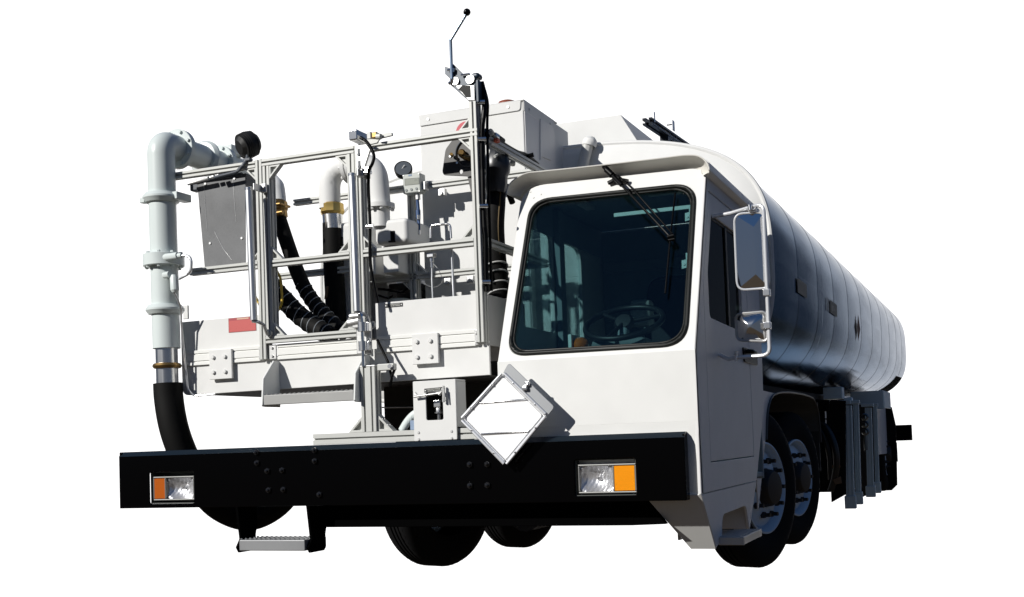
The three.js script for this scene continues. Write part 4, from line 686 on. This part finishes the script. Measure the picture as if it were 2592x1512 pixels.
// grey sheet and lamp behind the end railing
{
  const s = group(truck, 'meter_shield');
  const dull = noiseTex(256, 256, (u, v, R, n) => { const k = 0.62 + 0.18 * n(u * 5, v * 6) + 0.12 * n(u * 22, v * 20) + 0.12 * R(); return [k, k, k]; }, { seed: 33 });
  add(s, 'sheet', plate([[-0.930, 1.815], [-0.901, 1.446], [-0.69, 1.446], [-0.680, 1.835]], 0.004, inXY(-0.19)), M.dull ??= rgb(0.135, 0.138, 0.142, { roughness: 0.6, metalness: 0.35, map: dull }));
  add(s, 'side_sheet', plate([[0.194, 1.446], [0.36, 1.446], [0.36, 1.835], [0.194, 1.835]], 0.004, inZY(-0.679)), M.dull);
  add(s, 'fold_line', [bar([[-0.895, 1.82, -0.1895], [-0.882, 1.61, -0.1895]], 0.0009), bar([[-0.745, 1.825, -0.1895], [-0.732, 1.63, -0.1895]], 0.0009), bar([[-0.845, 1.60, -0.1895], [-0.80, 1.52, -0.1895], [-0.76, 1.47, -0.1895]], 0.0012, 0.1)], M.steel);
  for (const [x, y] of [[-0.868, 1.552], [-0.705, 1.558], [-0.885, 1.812], [-0.735, 1.818]]) add(s, 'screw', turned([[0.007, 0], [0.005, 0.004], [0, 0.005]], [x, y, -0.19], [0, 0, 1], 12), M.steel);
  add(s, 'hinge_strip', [bar([[-0.965, 1.827, -0.195], [-0.70, 1.833, -0.195]], 0.009), bx(-0.97, -0.925, 1.79, 1.832, -0.235, -0.19, 0.006)], M.darkBlue ??= rgb(0.06, 0.07, 0.085, { roughness: 0.5 }));
  const f = group(truck, 'flood_lamp', 'black round work lamp on the railing corner');
  add(f, 'lamp_body', turned([[0, -0.045], [0.030, -0.042], [0.048, -0.026], [0.055, -0.006], [0.056, 0.012], [0.050, 0.03], [0.036, 0.046], [0, 0.05]], [-0.652, 1.948, -0.17], [0.45, 0.35, -0.7], 32), M.lampBlack ??= rgb(0.006, 0.006, 0.006, { roughness: 0.6 }));
  for (let i = -3; i <= 3; i++) add(f, 'cooling_fin', turned([[0.03, i * 0.009 - 0.0015], [0.0575 - Math.abs(i) * 0.0012, i * 0.009 - 0.0015], [0.0575 - Math.abs(i) * 0.0012, i * 0.009 + 0.0015], [0.03, i * 0.009 + 0.0015]], [-0.652, 1.948, -0.17], [0.45, 0.35, -0.7], 32), M.lampBlack);
  add(f, 'stem', [bar([[-0.645, 1.91, -0.16], [-0.64, 1.885, -0.15], [-0.655, 1.855, -0.14], [-0.69, 1.83, -0.14], [-0.80, 1.822, -0.142]], 0.0075, 0.03), bx(-0.652, -0.622, 1.872, 1.885, -0.165, -0.14)], M.darkBlue);
  add(f, 'cable_gland', [rod([-0.83, 1.825, -0.15], [-0.81, 1.827, -0.15], 0.008), rod([-0.80, 1.826, -0.148], [-0.782, 1.828, -0.148], 0.009), bar([[-0.95, 1.815, -0.155], [-0.84, 1.824, -0.152]], 0.009)], M.steel);
}
// ---------------------------------------------------------------- pipes, hoses and casings on the platform
{
  const z = -0.75;
  const c = group(truck, 'crossover_pipe', 'white pipe bent over in an upturned U above the platform');
  add(c, 'pipe', sweep(fillet([[-0.605, 1.70 + 0.07, z], [-0.60, 1.955, z], [-0.362, 1.965, z - 0.02], [-0.350, 1.74, z - 0.02]], 0.098, 18), 0.050, 28), M.white);
  const disc = (o, ax, r, t, n) => { const f = add(c, 'flange', turned([[0.045, -t / 2], [r, -t / 2], [r, t / 2], [0.045, t / 2]], o, ax, 36), M.white); for (let i = 0; i < n; i++) { const a = i / n * 6.2832 + 0.2, q = Math.abs(ax[1]) > 0.5 ? [o[0] + Math.cos(a) * (r - 0.011), o[1] - t / 2, o[2] + Math.sin(a) * (r - 0.011)] : [o[0] - t / 2, o[1] + Math.cos(a) * (r - 0.011), o[2] + Math.sin(a) * (r - 0.011)]; add(f, 'bolt', hex(q, ax.map((k) => -k), 0.008, 0.012), M.white); } };
  disc([-0.497, 1.95, z], [1, 0, 0], 0.073, 0.018, 8); disc([-0.472, 1.95, z], [1, 0, 0], 0.073, 0.018, 8); disc([-0.350, 1.757, z - 0.02], [0, 1, 0], 0.068, 0.02, 8);
  add(c, 'lower_stub', rod([-0.350, 1.66, z - 0.02], [-0.350, 1.76, z - 0.02], 0.044, 28), M.white);
  const h2 = group(truck, 'drop_hose');
  add(h2, 'brass_coupling', turned([[0.046, 0], [0.052, 0.002], [0.058, 0.014], [0.055, 0.03], [0.055, 0.05], [0.048, 0.056]], [-0.592, 1.738, z], [0, 1, 0], 10, 0.2), M.brass);
  add(h2, 'chrome_ferrule', rod([-0.591, 1.672, z], [-0.592, 1.74, z], 0.0475, 28), M.satin);
  add(h2, 'hose', sweep(curve([[-0.592, 1.70, z], [-0.594, 1.55, z], [-0.590, 1.38, z], [-0.585, 1.18, z]], 30), 0.0475, 24), M.rubber);
  add(h2, 'brown_tag', plate([[-0.62, 1.34], [-0.60, 1.35], [-0.595, 1.40], [-0.61, 1.40]], 0.003, inXY(z + 0.05)), M.rust ??= rgb(0.16, 0.10, 0.055, { roughness: 0.8 }));
  const coil = (path, r, pitch, wire) => { let L = 0; const out = [], n = path.length; let nrm = new THREE.Vector3(0, 0, 1), ang = 0; for (let i = 0; i < n - 1; i++) { const a = path[i], b = path[i + 1], t = b.clone().sub(a), d = t.length(); t.normalize(); nrm.addScaledVector(t, -nrm.dot(t)).normalize(); const bi = t.clone().cross(nrm), m = Math.max(2, Math.round(d / pitch * 26)); for (let k = 0; k < m; k++) { const q = a.clone().lerp(b, k / m), w = ang + d * k / m / pitch * 6.2832; out.push(q.addScaledVector(nrm, Math.cos(w) * r).addScaledVector(bi, Math.sin(w) * r)); } ang += d / pitch * 6.2832; } return sweep(out, wire, 5); };
  const coilWire = M.coilWire ??= rgb(0.30, 0.32, 0.34, { roughness: 0.5, metalness: 0.4 });
  const h1 = group(truck, 'slanted_hose');
  { const P = curve([[-.7831, 1.7406, -.58], [-.7607, 1.6752, -.58], [-.7246, 1.5704, -.58], [-.6841, 1.4618, -.58], [-.641, 1.3705, -.58], [-.5665, 1.2838, -.56], [-.4694, 1.2036, -.52], [-.399, 1.1527, -.5]], 50);
    add(h1, 'hose', sweep(P, 0.034, 22), M.rubber); add(h1, 'spiral_guard', coil(P.slice(26, 47), 0.035, 0.042, 0.0024), coilWire);
    add(h1, 'coupling', [turned([[0.03, 0], [0.042, 0.004], [0.042, 0.03], [0.048, 0.04], [0.048, 0.07], [0.035, 0.08]], [-.774, 1.7148, -.58], [-0.12, 1, 0], 14, 0.3)], M.oldBrass);
    add(h1, 'cam_lever', [bar([[-.7547, 1.7291, -.53], [-.7203, 1.7303, -.53]], 0.009), bx(-.7754, -.7322, 1.7647, 1.7771, -0.62, -0.53, 0.006)], M.oldBrass);
    add(h1, 'white_inlet', sweep(fillet([[-.7806, 1.7852, -.58], [-.8002, 1.8661, -.6], [-.898, 1.9274, -.7]], 0.05), 0.042, 22), M.white); }
  const h3 = group(truck, 'low_hose');
  { const P = curve([[-.775, 1.4204, -.48], [-.7331, 1.3632, -.48], [-.691, 1.3228, -.48], [-.6309, 1.2609, -.48], [-.5663, 1.2114, -.48], [-.499, 1.1727, -.46], [-.4281, 1.1344, -.44]], 50);
    add(h3, 'hose', sweep(P, 0.042, 22), M.rubber); add(h3, 'spiral_guard', coil(P, 0.043, 0.048, 0.0024), coilWire); }
  const yc = group(truck, 'yellow_cable');
  add(yc, 'cable', sweep(curve([[-.675, 1.4431, -.4], [-.6571, 1.4091, -.4], [-.6517, 1.3521, -.4], [-.6534, 1.2958, -.4], [-.6782, 1.2573, -.4]], 30), 0.0055, 10), M.yellow);
  add(yc, 'cable_tail', sweep(curve([[-.7949, 1.3476, -.4], [-.7812, 1.322, -.4], [-.7653, 1.2923, -.4]], 20), 0.0055, 10), M.yellow);
  // white casings over the pumps
  const k1 = group(truck, 'pump_casing', 'white pump casing beside the drop hose'), k2 = group(truck, 'pump_casing', 'white pump casing under the bent pipe');
  const casing = (g, x0, x1, y0, y1, hx) => {
    add(g, 'cover', bx(x0, x1, y0, y1, -1.0, -0.75, 0.022), M.white);
    add(g, 'slot', bx(hx - 0.010, hx + 0.010, y0 + 0.012, y0 + 0.057, -0.752, -0.744, 0.001), M.black);
    add(g, 'handle_base', bx(hx - 0.02, hx + 0.014, y0 + 0.004, y0 + 0.012, -0.75, -0.738), M.black);
  };
  casing(k1, -0.632, -0.462, 1.575, 1.700, -0.55); casing(k2, -0.375, -0.203, 1.575, 1.690, -0.278);
  add(k1, 'pump_body', [bx(-0.60, -0.40, 1.45, 1.575, -1.0, -0.80, 0.006)], M.white);
  add(k2, 'pump_body', [bx(-0.36, -0.28, 1.45, 1.575, -1.0, -0.80, 0.006)], M.white);
  const cb = group(truck, 'valve_cabinet');
  add(cb, 'front', bx(-0.60, -0.535, 1.17, 1.45, -1.05, -0.80, 0.004), M.white);
  add(cb, 'shaded_side', bx(-0.534, -0.45, 1.17, 1.46, -1.1, -1.0, 0.004), M.shadePan);  // right side of the cabinet, its shade painted in as grey
  add(cb, 'recess_shade', [bx(-0.47, -0.245, 1.2, 1.43, -1.16, -1.13), bx(-0.44, -0.30, 1.395, 1.43, -1.1, -1.0)], M.dark);  // dark plates stand in for shade in the gap
  const sp = group(truck, 'suction_pipe');
  add(sp, 'pipe', [rod([-0.375, 1.18, -0.98], [-0.375, 1.35, -0.98], 0.045, 28), turned([[0.045, 0], [0.052, 0], [0.052, 0.018], [0.045, 0.018]], [-0.375, 1.33, -0.98], [0, 1, 0], 28)], M.pipeWhite);
  add(sp, 'black_cable', [bar([[-0.46, 1.40, -0.93], [-0.40, 1.39, -0.92], [-0.33, 1.37, -0.92], [-0.29, 1.395, -0.92]], 0.006, 0.03), bar([[-0.46, 1.37, -0.93], [-0.41, 1.35, -0.92], [-0.38, 1.36, -0.92]], 0.005, 0.03)], M.black);
}
// ---------------------------------------------------------------- white control cabinet
{
  const c = group(truck, 'control_cabinet', 'tall white control cabinet with screwed lid behind the railing');
  add(c, 'body', [bx(-0.248, 0.286, 1.15, 2.218, -1.62, -1.0, 0.006)], M.white);
  add(c, 'lower_panel', bx(0.286, 0.52, 1.0, 1.86, -1.2, -1.06, 0.004), M.white);
  const lid = add(c, 'lid', [plate(rounded([[-0.244, 2.170], [0.272, 2.174], [0.277, 2.224], [-0.249, 2.222]], [0.006, 0.014, 0.004, 0.004]), 0.004, inXY(-0.994)), bx(-0.25, 0.291, 2.218, 2.224, -1.45, -0.994), plate(rounded([[0.998, 2.17], [1.40, 2.17], [1.40, 2.224], [0.998, 2.224]], 0.006), 0.004, inZY(0.2915))], M.white);
  for (const x of [-0.198, 0.213]) add(lid, 'screw', turned([[0.008, 0], [0.006, 0.004], [0, 0.005]], [x, 2.197, -0.994], [0, 0, 1], 12), M.steel);
  for (const z of [-1.06, -1.34]) add(lid, 'screw', turned([[0.008, 0], [0.006, 0.004], [0, 0.005]], [0.2915, 2.19, z], [1, 0, 0], 12), M.steel);
  add(c, 'side_panel', bx(0.285, 0.2905, 1.15, 2.215, -1.40, -1.006, 0.002), M.sidePaint);
  add(c, 'side_hood', plate([[.295, 2.1799, -1.1952], [.295, 1.9781, -1.1743], [.295, 1.9995, -1.1975], [.295, 2.0055, -1.3178], [.295, 2.0858, -1.3749], [.295, 2.1846, -1.3723]].map((p) => [-p[2], p[1]]), 0.02, inZY(0.297)), M.sidePaint);
  const b = add(truck, 'beacon', [turned([[0.05, 0], [0.05, 0.012], [0.042, 0.03], [0.03, 0.036], [0, 0.037]], [.1265, 2.2565, -1.2], [0, 1, 0], 24)], M.orangeBeacon ??= phys(0.22, 0.055, 0.025, { roughness: 0.3, clearcoat: 0.8 }));
  // round red warning mark
  add(c, 'warning_mark', plate(Array.from({ length: 28 }, (_, i) => [-.0066 + 0.052 * Math.cos(i / 28 * 6.2832), 2.1098 + 0.052 * Math.sin(i / 28 * 6.2832)]), 0.002, inXY(-0.9965), [], 0), new THREE.MeshStandardMaterial({ color: new THREE.Color().setRGB(0.48, 0.03, 0.05), roughness: 0.5 }));
}
// meter, gauge and small lines
{
  const m = group(truck, 'flow_meter');
  add(m, 'case', bx(-0.267, -0.176, 1.818, 1.909, -0.90, -0.842, 0.006), M.meterCase ??= phys(0.42, 0.44, 0.41, { roughness: 0.5 }));
  add(m, 'display', card([-0.256, 1.856, -0.8412], [-0.181, 1.854, -0.8412], [-0.181, 1.885, -0.8412], [-0.256, 1.888, -0.8412]), new THREE.MeshStandardMaterial({ roughness: 0.3, map: printed(160, 72, (x, w, h) => { x.fillStyle = '#7c8076'; x.fillRect(0, 0, w, h); x.strokeStyle = '#4a4d48'; x.lineWidth = 5; x.strokeRect(2, 2, w - 4, h - 4); x.fillStyle = '#5f645c'; x.font = 'bold 26px monospace'; x.fillText('00', 108, 32); }) }));
  for (let i = 0; i < 3; i++) add(m, 'button', turned([[0.0065, 0], [0.006, 0.003], [0, 0.004]], [-0.249 + i * 0.0265, 1.833 + i * 0.001, -0.842], [0, 0, 1], 14), M.buttonGrey ??= rgb(0.16, 0.18, 0.18, { roughness: 0.5 }));
  for (const [x, y] of [[-0.262, 1.823], [-0.182, 1.822], [-0.182, 1.903], [-0.262, 1.903]]) add(m, 'screw', turned([[0.0035, 0], [0.003, 0.002], [0, 0.002]], [x, y, -0.842], [0, 0, 1], 8), M.steel);
  add(m, 'blue_label', bx(-0.236, -0.218, 1.897, 1.905, -0.8425, -0.841, 0.0005), M.blueGrey);
  add(m, 'neck', [rod([-0.205, 1.79, -0.87], [-0.205, 1.82, -0.87], 0.012), bx(-0.18, -0.16, 1.83, 1.87, -0.90, -0.86)], M.steel);
  add(m, 'blue_cable', [bar([[-0.207, 1.79, -0.87], [-0.203, 1.73, -0.87], [-0.205, 1.63, -0.87]], 0.0075, 0.05), rod([-0.203, 1.70, -0.865], [-0.203, 1.74, -0.865], 0.011)], M.cableBlue ??= rgb(0.02, 0.06, 0.16, { roughness: 0.5 }));
  add(m, 'cable_fitting', [rod([-0.2, 1.695, -0.862], [-0.2, 1.715, -0.862], 0.009), rod([-0.203, 1.625, -0.865], [-0.203, 1.645, -0.865], 0.008)], M.satin);
  const g = group(truck, 'dial_gauge');
  add(g, 'case', turned([[0, -0.03], [0.040, -0.03], [0.043, -0.01], [0.043, 0.0], [0.038, 0.003]], [-0.271, 1.942, -0.86], [0.35, 0.35, 0.85], 32), M.black);
  add(g, 'face', turned([[0.038, 0.001], [0.02, 0.0025], [0, 0.003]], [-0.271, 1.942, -0.86], [0.35, 0.35, 0.85], 28), M.dialFace ??= phys(0.10, 0.11, 0.12, { roughness: 0.15, clearcoat: 1, clearcoatRoughness: 0.05 }));
  add(g, 'needle', bar([[-0.285, 1.93, -0.8555], [-0.262, 1.957, -0.8585]], 0.0022), M.white);
  // sampling lines by the post
  const s = group(truck, 'sampling_line');
  add(s, 'loop_handle', bar([[.1847, 1.4696, -.19], [.1866, 1.5209, -.19], [.2725, 1.5171, -.19], [.2742, 1.4606, -.19]], 0.0048, 0.018), M.satin);
  add(s, 'valve', [bx(.1744, .2026, 1.3907, 1.4077, -0.2, -0.17, 0.002), rod([.1885, 1.3742, -.185], [.1882, 1.3914, -.185], 0.008), rod([.1891, 1.3507, -.185], [.1889, 1.3721, -.185], 0.0065)], M.satin);
  add(s, 'drop_tube', [bar([[.1896, 1.3527, -.185], [.1875, 1.3059, -.185], [.1884, 1.2269, -.185]], 0.0042, 0.05), bar([[.27, 1.422, -.2], [.2722, 1.2281, -.2]], 0.0048)], M.tubeAlu);
  add(s, 'thin_wire', sweep(curve([[.046, 1.3934, -.3], [.0781, 1.3287, -.3], [.116, 1.2969, -.3], [.1546, 1.2914, -.3], [.177, 1.3114, -.3], [.1664, 1.3518, -.3], [.141, 1.3847, -.3]], 30), 0.0012, 5), M.steel);
}
// ---------------------------------------------------------------- gear round the tall post
{
  const d = group(truck, 'control_lever', 'tall bent lever with black knob on top of the post');
  add(d, 'lever', bar([[.3231, 2.0747, -.14], [.3237, 2.1194, -.14], [.3239, 2.2304, -.14], [.3951, 2.3199, -.14]], 0.0062, 0.008, 14), M.leverSteel ??= rgb(0.4, 0.5, 0.62, { metalness: 0.85, roughness: 0.22 }));
  add(d, 'knob', new THREE.SphereGeometry(0.0145, 20, 14).translate(...[.3977, 2.3271, -.14]), M.blackGloss);
  const P = (list) => list.map((p) => [p[0], p[1]]);
  add(d, 'back_bracket', plate(P([[.4153, 1.9769, -.15], [.4211, 2.067, -.15], [.3642, 2.0936, -.15], [.3237, 2.1393, -.15], [.319, 2.1185, -.15], [.2892, 2.133, -.15], [.2901, 2.1028, -.15], [.3127, 2.0791, -.15], [.3071, 2.0611, -.15], [.3866, 1.981, -.15]]).reverse(), 0.012, inXY(-0.15)), M.bracketBlue ??= rgb(0.02, 0.035, 0.055, { metalness: 0.1, roughness: 0.35 }));
  add(d, 'face_plate', [plate(P([[.4139, 1.9788, -.148], [.4151, 2.0385, -.148], [.3321, 2.051, -.148], [.3876, 1.9826, -.148]]).reverse(), 0.004, inXY(-0.1465)), turned([[0, 0], [0.018, 0], [0.018, 0.006], [0, 0.006]], [.3992, 2.0631, -.148], [0, 0, 1], 20), turned([[0, 0], [0.016, 0], [0.016, 0.006], [0, 0.006]], [.335, 2.0653, -.148], [0, 0, 1], 20)], M.steel);
  add(d, 'dark_cutout', plate(P([[.4004, 1.9916, -.147], [.3997, 2.0383, -.147], [.3639, 2.0459, -.147], [.3464, 2.0329, -.147], [.3628, 2.0171, -.147], [.3789, 1.9947, -.147]]).reverse(), 0.003, inXY(-0.1455)), M.black);
  add(d, 'pivot_pin', [rod([.3064, 2.1122, -.14], [.3331, 2.1107, -.14], 0.0045), rod([.3637, 2.0841, -.14], [.3998, 2.083, -.14], 0.004), rod([.3303, 2.1004, -.14], [.3324, 2.1158, -.14], 0.005), bar([[.3221, 2.0749, -.14], [.3197, 2.0627, -.14], [.3093, 2.058, -.14]], 0.006, 0.01)], M.chrome);
  add(d, 'cap', [bx(.3977, 0.432, 2.0674, 2.091, -0.2, -0.152, 0.012), bx(0.418, 0.432, 1.97, 2.06, -0.2, -0.15, 0.004)], M.bracketBlue);
  const cb = group(truck, 'cable_bundle');
  add(cb, 'cable', [sweep(curve([[0.428, 2.06, -0.19], [0.439, 2.0, -0.19], [0.436, 1.93, -0.18], [0.430, 1.87, -0.175], [0.427, 1.70, -0.17], [0.426, 1.5, -0.17], [0.430, 1.44, -0.17], [0.428, 1.35, -0.17], [0.427, 1.235, -0.17]], 60), 0.010, 10), sweep(curve([[0.436, 2.03, -0.2], [0.446, 1.98, -0.2], [0.437, 1.9, -0.21], [0.438, 1.7, -0.2], [0.435, 1.24, -0.2]], 40), 0.006, 8)], M.black);
  for (const [x, y, z] of [[0.428, 1.975, -0.165], [0.430, 1.828, -0.16], [0.430, 1.565, -0.155], [0.43, 1.27, -0.155]]) add(cb, 'cable_clip', [rod([x - 0.012, y, z + 0.006], [x + 0.016, y, z - 0.01], 0.0085)], M.satin);
  add(cb, 'rail_cable', [sweep(curve([[0.425, 1.86, -0.21], [0.415, 1.885, -0.25], [0.408, 1.882, -0.33], [0.402, 1.879, -0.45], [0.404, 1.877, -0.6], [0.40, 1.89, -0.72], [0.402, 1.876, -0.85]], 50), 0.009, 10), sweep(curve([[0.43, 1.855, -0.22], [0.422, 1.88, -0.28], [0.40, 1.90, -0.33], [0.396, 1.878, -0.4]], 30), 0.012, 10)], M.black);
  add(cb, 'connector', [bx(0.392, 0.412, 1.885, 1.905, -0.40, -0.36, 0.004)], M.satin);
  add(cb, 'connector_cap', [rod([0.402, 1.893, -0.40], [0.402, 1.89, -0.45], 0.012), rod([0.40, 1.883, -0.72], [0.43, 1.89, -0.73], 0.010)], M.black);
  // black nozzle parked on its plate, hose runs down behind the post
  const n = group(truck, 'fuel_nozzle');
  add(n, 'holster_plate', plate(rounded([[0.193, 1.757], [0.211, 1.847], [0.243, 1.881], [0.385, 1.880], [0.385, 1.725], [0.32, 1.722], [0.20, 1.742]].reverse(), 0.01), 0.006, inXY(-0.30), [Array.from({ length: 16 }, (_, i) => [0.277 + 0.0075 * Math.cos(i / 16 * 6.2832), 1.747 + 0.009 * Math.sin(i / 16 * 6.2832)])]), M.holster ??= rgb(0.022, 0.02, 0.017, { roughness: 0.45 }));
  add(n, 'ring', turned([[0.055, 0], [0.06, 0.004], [0.055, 0.008]], [0.315, 1.82, -0.30], [0, 0, 1], 36), M.darkBlue);
  add(n, 'brass_fitting', [turned([[0, 0], [0.016, 0], [0.016, 0.02], [0.01, 0.03], [0, 0.03]], [0.285, 1.818, -0.30], [0.3, 0, 1], 14), rod([0.30, 1.80, -0.285], [0.33, 1.79, -0.28], 0.011), rod([0.245, 1.815, -0.29], [0.25, 1.815, -0.27], 0.007)], M.oldBrass);
  add(n, 'plate_bolt', [turned([[0.006, 0], [0.005, 0.004], [0, 0.005]], [0.232, 1.815, -0.30], [0, 0, 1], 10), turned([[0.006, 0], [0.005, 0.004], [0, 0.005]], [0.262, 1.785, -0.30], [0, 0, 1], 10)], M.satin);
  add(n, 'tail_strap', plate([[0.30, 1.725], [0.345, 1.725], [0.368, 1.47], [0.352, 1.47]].reverse(), 0.01, inXY(-0.31)), M.holster);
  add(n, 'nozzle_body', [turned([[0, -0.12], [0.04, -0.12], [0.047, -0.09], [0.047, -0.05], [0.056, -0.03], [0.058, 0.0], [0.05, 0.03], [0.045, 0.05], [0.03, 0.08], [0, 0.09]], [.35, 1.8074, -.5024], [0.05, 1, -0.05], 32), sweep(curve([[.34, 1.8467, -.4828], [.35, 1.8713, -.5284], [.35, 1.8707, -.6246]], 12), 0.022, 14)], M.nozzleBlack ??= phys(0.010, 0.012, 0.015, { roughness: 0.35 }));
  add(n, 'nozzle_handle', bar([[.38, 1.7214, -.5238], [.38, 1.6947, -.5507], [.38, 1.6601, -.5868]], 0.0135, 0.02, 14), M.black);
  add(n, 'steel_parts', [rod([.37, 1.8102, -.5024], [.37, 1.8012, -.5355], 0.013), rod([.375, 1.8144, -.5384], [.375, 1.7944, -.5571], 0.013), rod([.37, 1.8603, -.6384], [.37, 1.8312, -.6285], 0.012), bar([[.37, 1.8258, -.4339], [.37, 1.8573, -.5067]], 0.006)], M.alu);
  add(n, 'orange_tab', bx(0.418, 0.436, 1.852, 1.868, -0.34, -0.31, 0.003), M.orangeTab ??= rgb(0.6, 0.10, 0.04, { roughness: 0.5 }));
  add(n, 'white_tag', plate([[0.398, 1.79], [0.402, 1.84], [0.416, 1.866], [0.418, 1.84], [0.405, 1.79]].reverse(), 0.002, inXY(-0.29)), M.white);
  const Ph = curve([[.34, 1.7255, -.5208], [.34, 1.6542, -.5029], [.34, 1.5506, -.4766], [.34, 1.4606, -.4743], [.34, 1.3503, -.4871], [.34, 1.2493, -.5066]], 40);
  add(n, 'hose', sweep(Ph, (t) => 0.039 + t * 0.008, 24), M.rubber);
  add(n, 'hose_stripe', sweep(Ph.map((p) => p.clone().add(new THREE.Vector3(0.03, 0, 0.028))), 0.0035, 6), M.stripeOchre ??= rgb(0.10, 0.06, 0.012, { roughness: 0.7 }));
  for (const q of [[.34, 1.376, -.4781], [.34, 1.3428, -.4808], [.34, 1.2995, -.494], [.34, 1.2646, -.5023]]) add(n, 'hose_guard', new THREE.TorusGeometry(0.049, 0.0035, 8, 32).rotateX(Math.PI / 2 - 0.25).rotateZ(0.25).translate(...q), M.guardGrey ??= rgb(0.45, 0.45, 0.44, { roughness: 0.5 }));
  // latch box on top of the gate post
  const t = group(truck, 'gate_latch');
  add(t, 'latch_case', [bx(-.1323, -.0935, 1.8866, 1.93, -0.28, -0.12, 0.005)], M.satinMirror ??= rgb(0.75, 0.74, 0.72, { metalness: 1, roughness: 0.14 }));
  add(t, 'wedge_plate', plate(P([[-.0986, 1.8603, -.11], [-.0489, 1.8587, -.11], [-.0314, 1.8353, -.11], [-.0613, 1.7627, -.11], [-.0944, 1.7641, -.11]]).reverse(), 0.012, inXY(-0.11)), M.steel);
  for (const q of [[-.0828, 1.8271, -.1095], [-.0815, 1.7781, -.1095]]) add(t, 'slot_screw', [turned([[0.008, 0], [0.006, 0.004], [0, 0.005]], [q[0], q[1] - 0.006, -0.11], [0, 0, 1], 12), bx(q[0] - 0.006, q[0] + 0.006, q[1] - 0.002, q[1] + 0.018, -0.1105, -0.109, 0.0005)], M.darkBlue);
  add(t, 'latch_block', [bx(-.0949, -.0656, 1.7307, 1.7614, -0.13, -0.105, 0.004), hex([-.081, 1.7471, -.105], [0, 0, 1], 0.009, 0.006)], M.steel);
  add(t, 'brown_catch', [bx(-.0415, -.0148, 1.8873, 1.9133, -0.17, -0.14, 0.006)], M.oldBrass);
  add(t, 'lever', [plate(P([[.0011, 1.8834, -.14], [.0017, 1.9013, -.14], [.0519, 1.8994, -.14], [.054, 1.8877, -.14]]).reverse(), 0.012, inXY(-0.14)), rod([-.0097, 1.889, -.13], [.0085, 1.8866, -.13], 0.012), plate(P([[-.0648, 1.8889, -.14], [-.0428, 1.8876, -.14], [-.0063, 1.8811, -.14], [-.0177, 1.8679, -.14], [-.049, 1.8655, -.14]]).reverse(), 0.008, inXY(-0.145)), bx(-.0668, -.0484, 1.8904, 1.9199, -0.2, -0.15)], M.alu);
  add(t, 'cable', sweep(curve([[-.068, 1.8866, -.1], [-.043, 1.8687, -.1], [-.0203, 1.8365, -.1], [-.0087, 1.8027, -.1], [-.017, 1.7746, -.1], [-.0378, 1.7533, -.11], [-.0543, 1.7072, -.13], [-.0524, 1.5444, -.13], [-.055, 1.3767, -.13], [-.0281, 1.2223, -.13]], 70), 0.0065, 10), M.black);
  for (const q of [[-.0486, 1.7632, -.12], [-.0473, 1.7467, -.12], [-.0455, 1.5291, -.12]]) add(t, 'cable_clamp', rod([q[0] - 0.015, q[1], q[2]], [q[0] + 0.012, q[1], q[2]], 0.009), M.satin);
}
renderer.render(scene, camera);
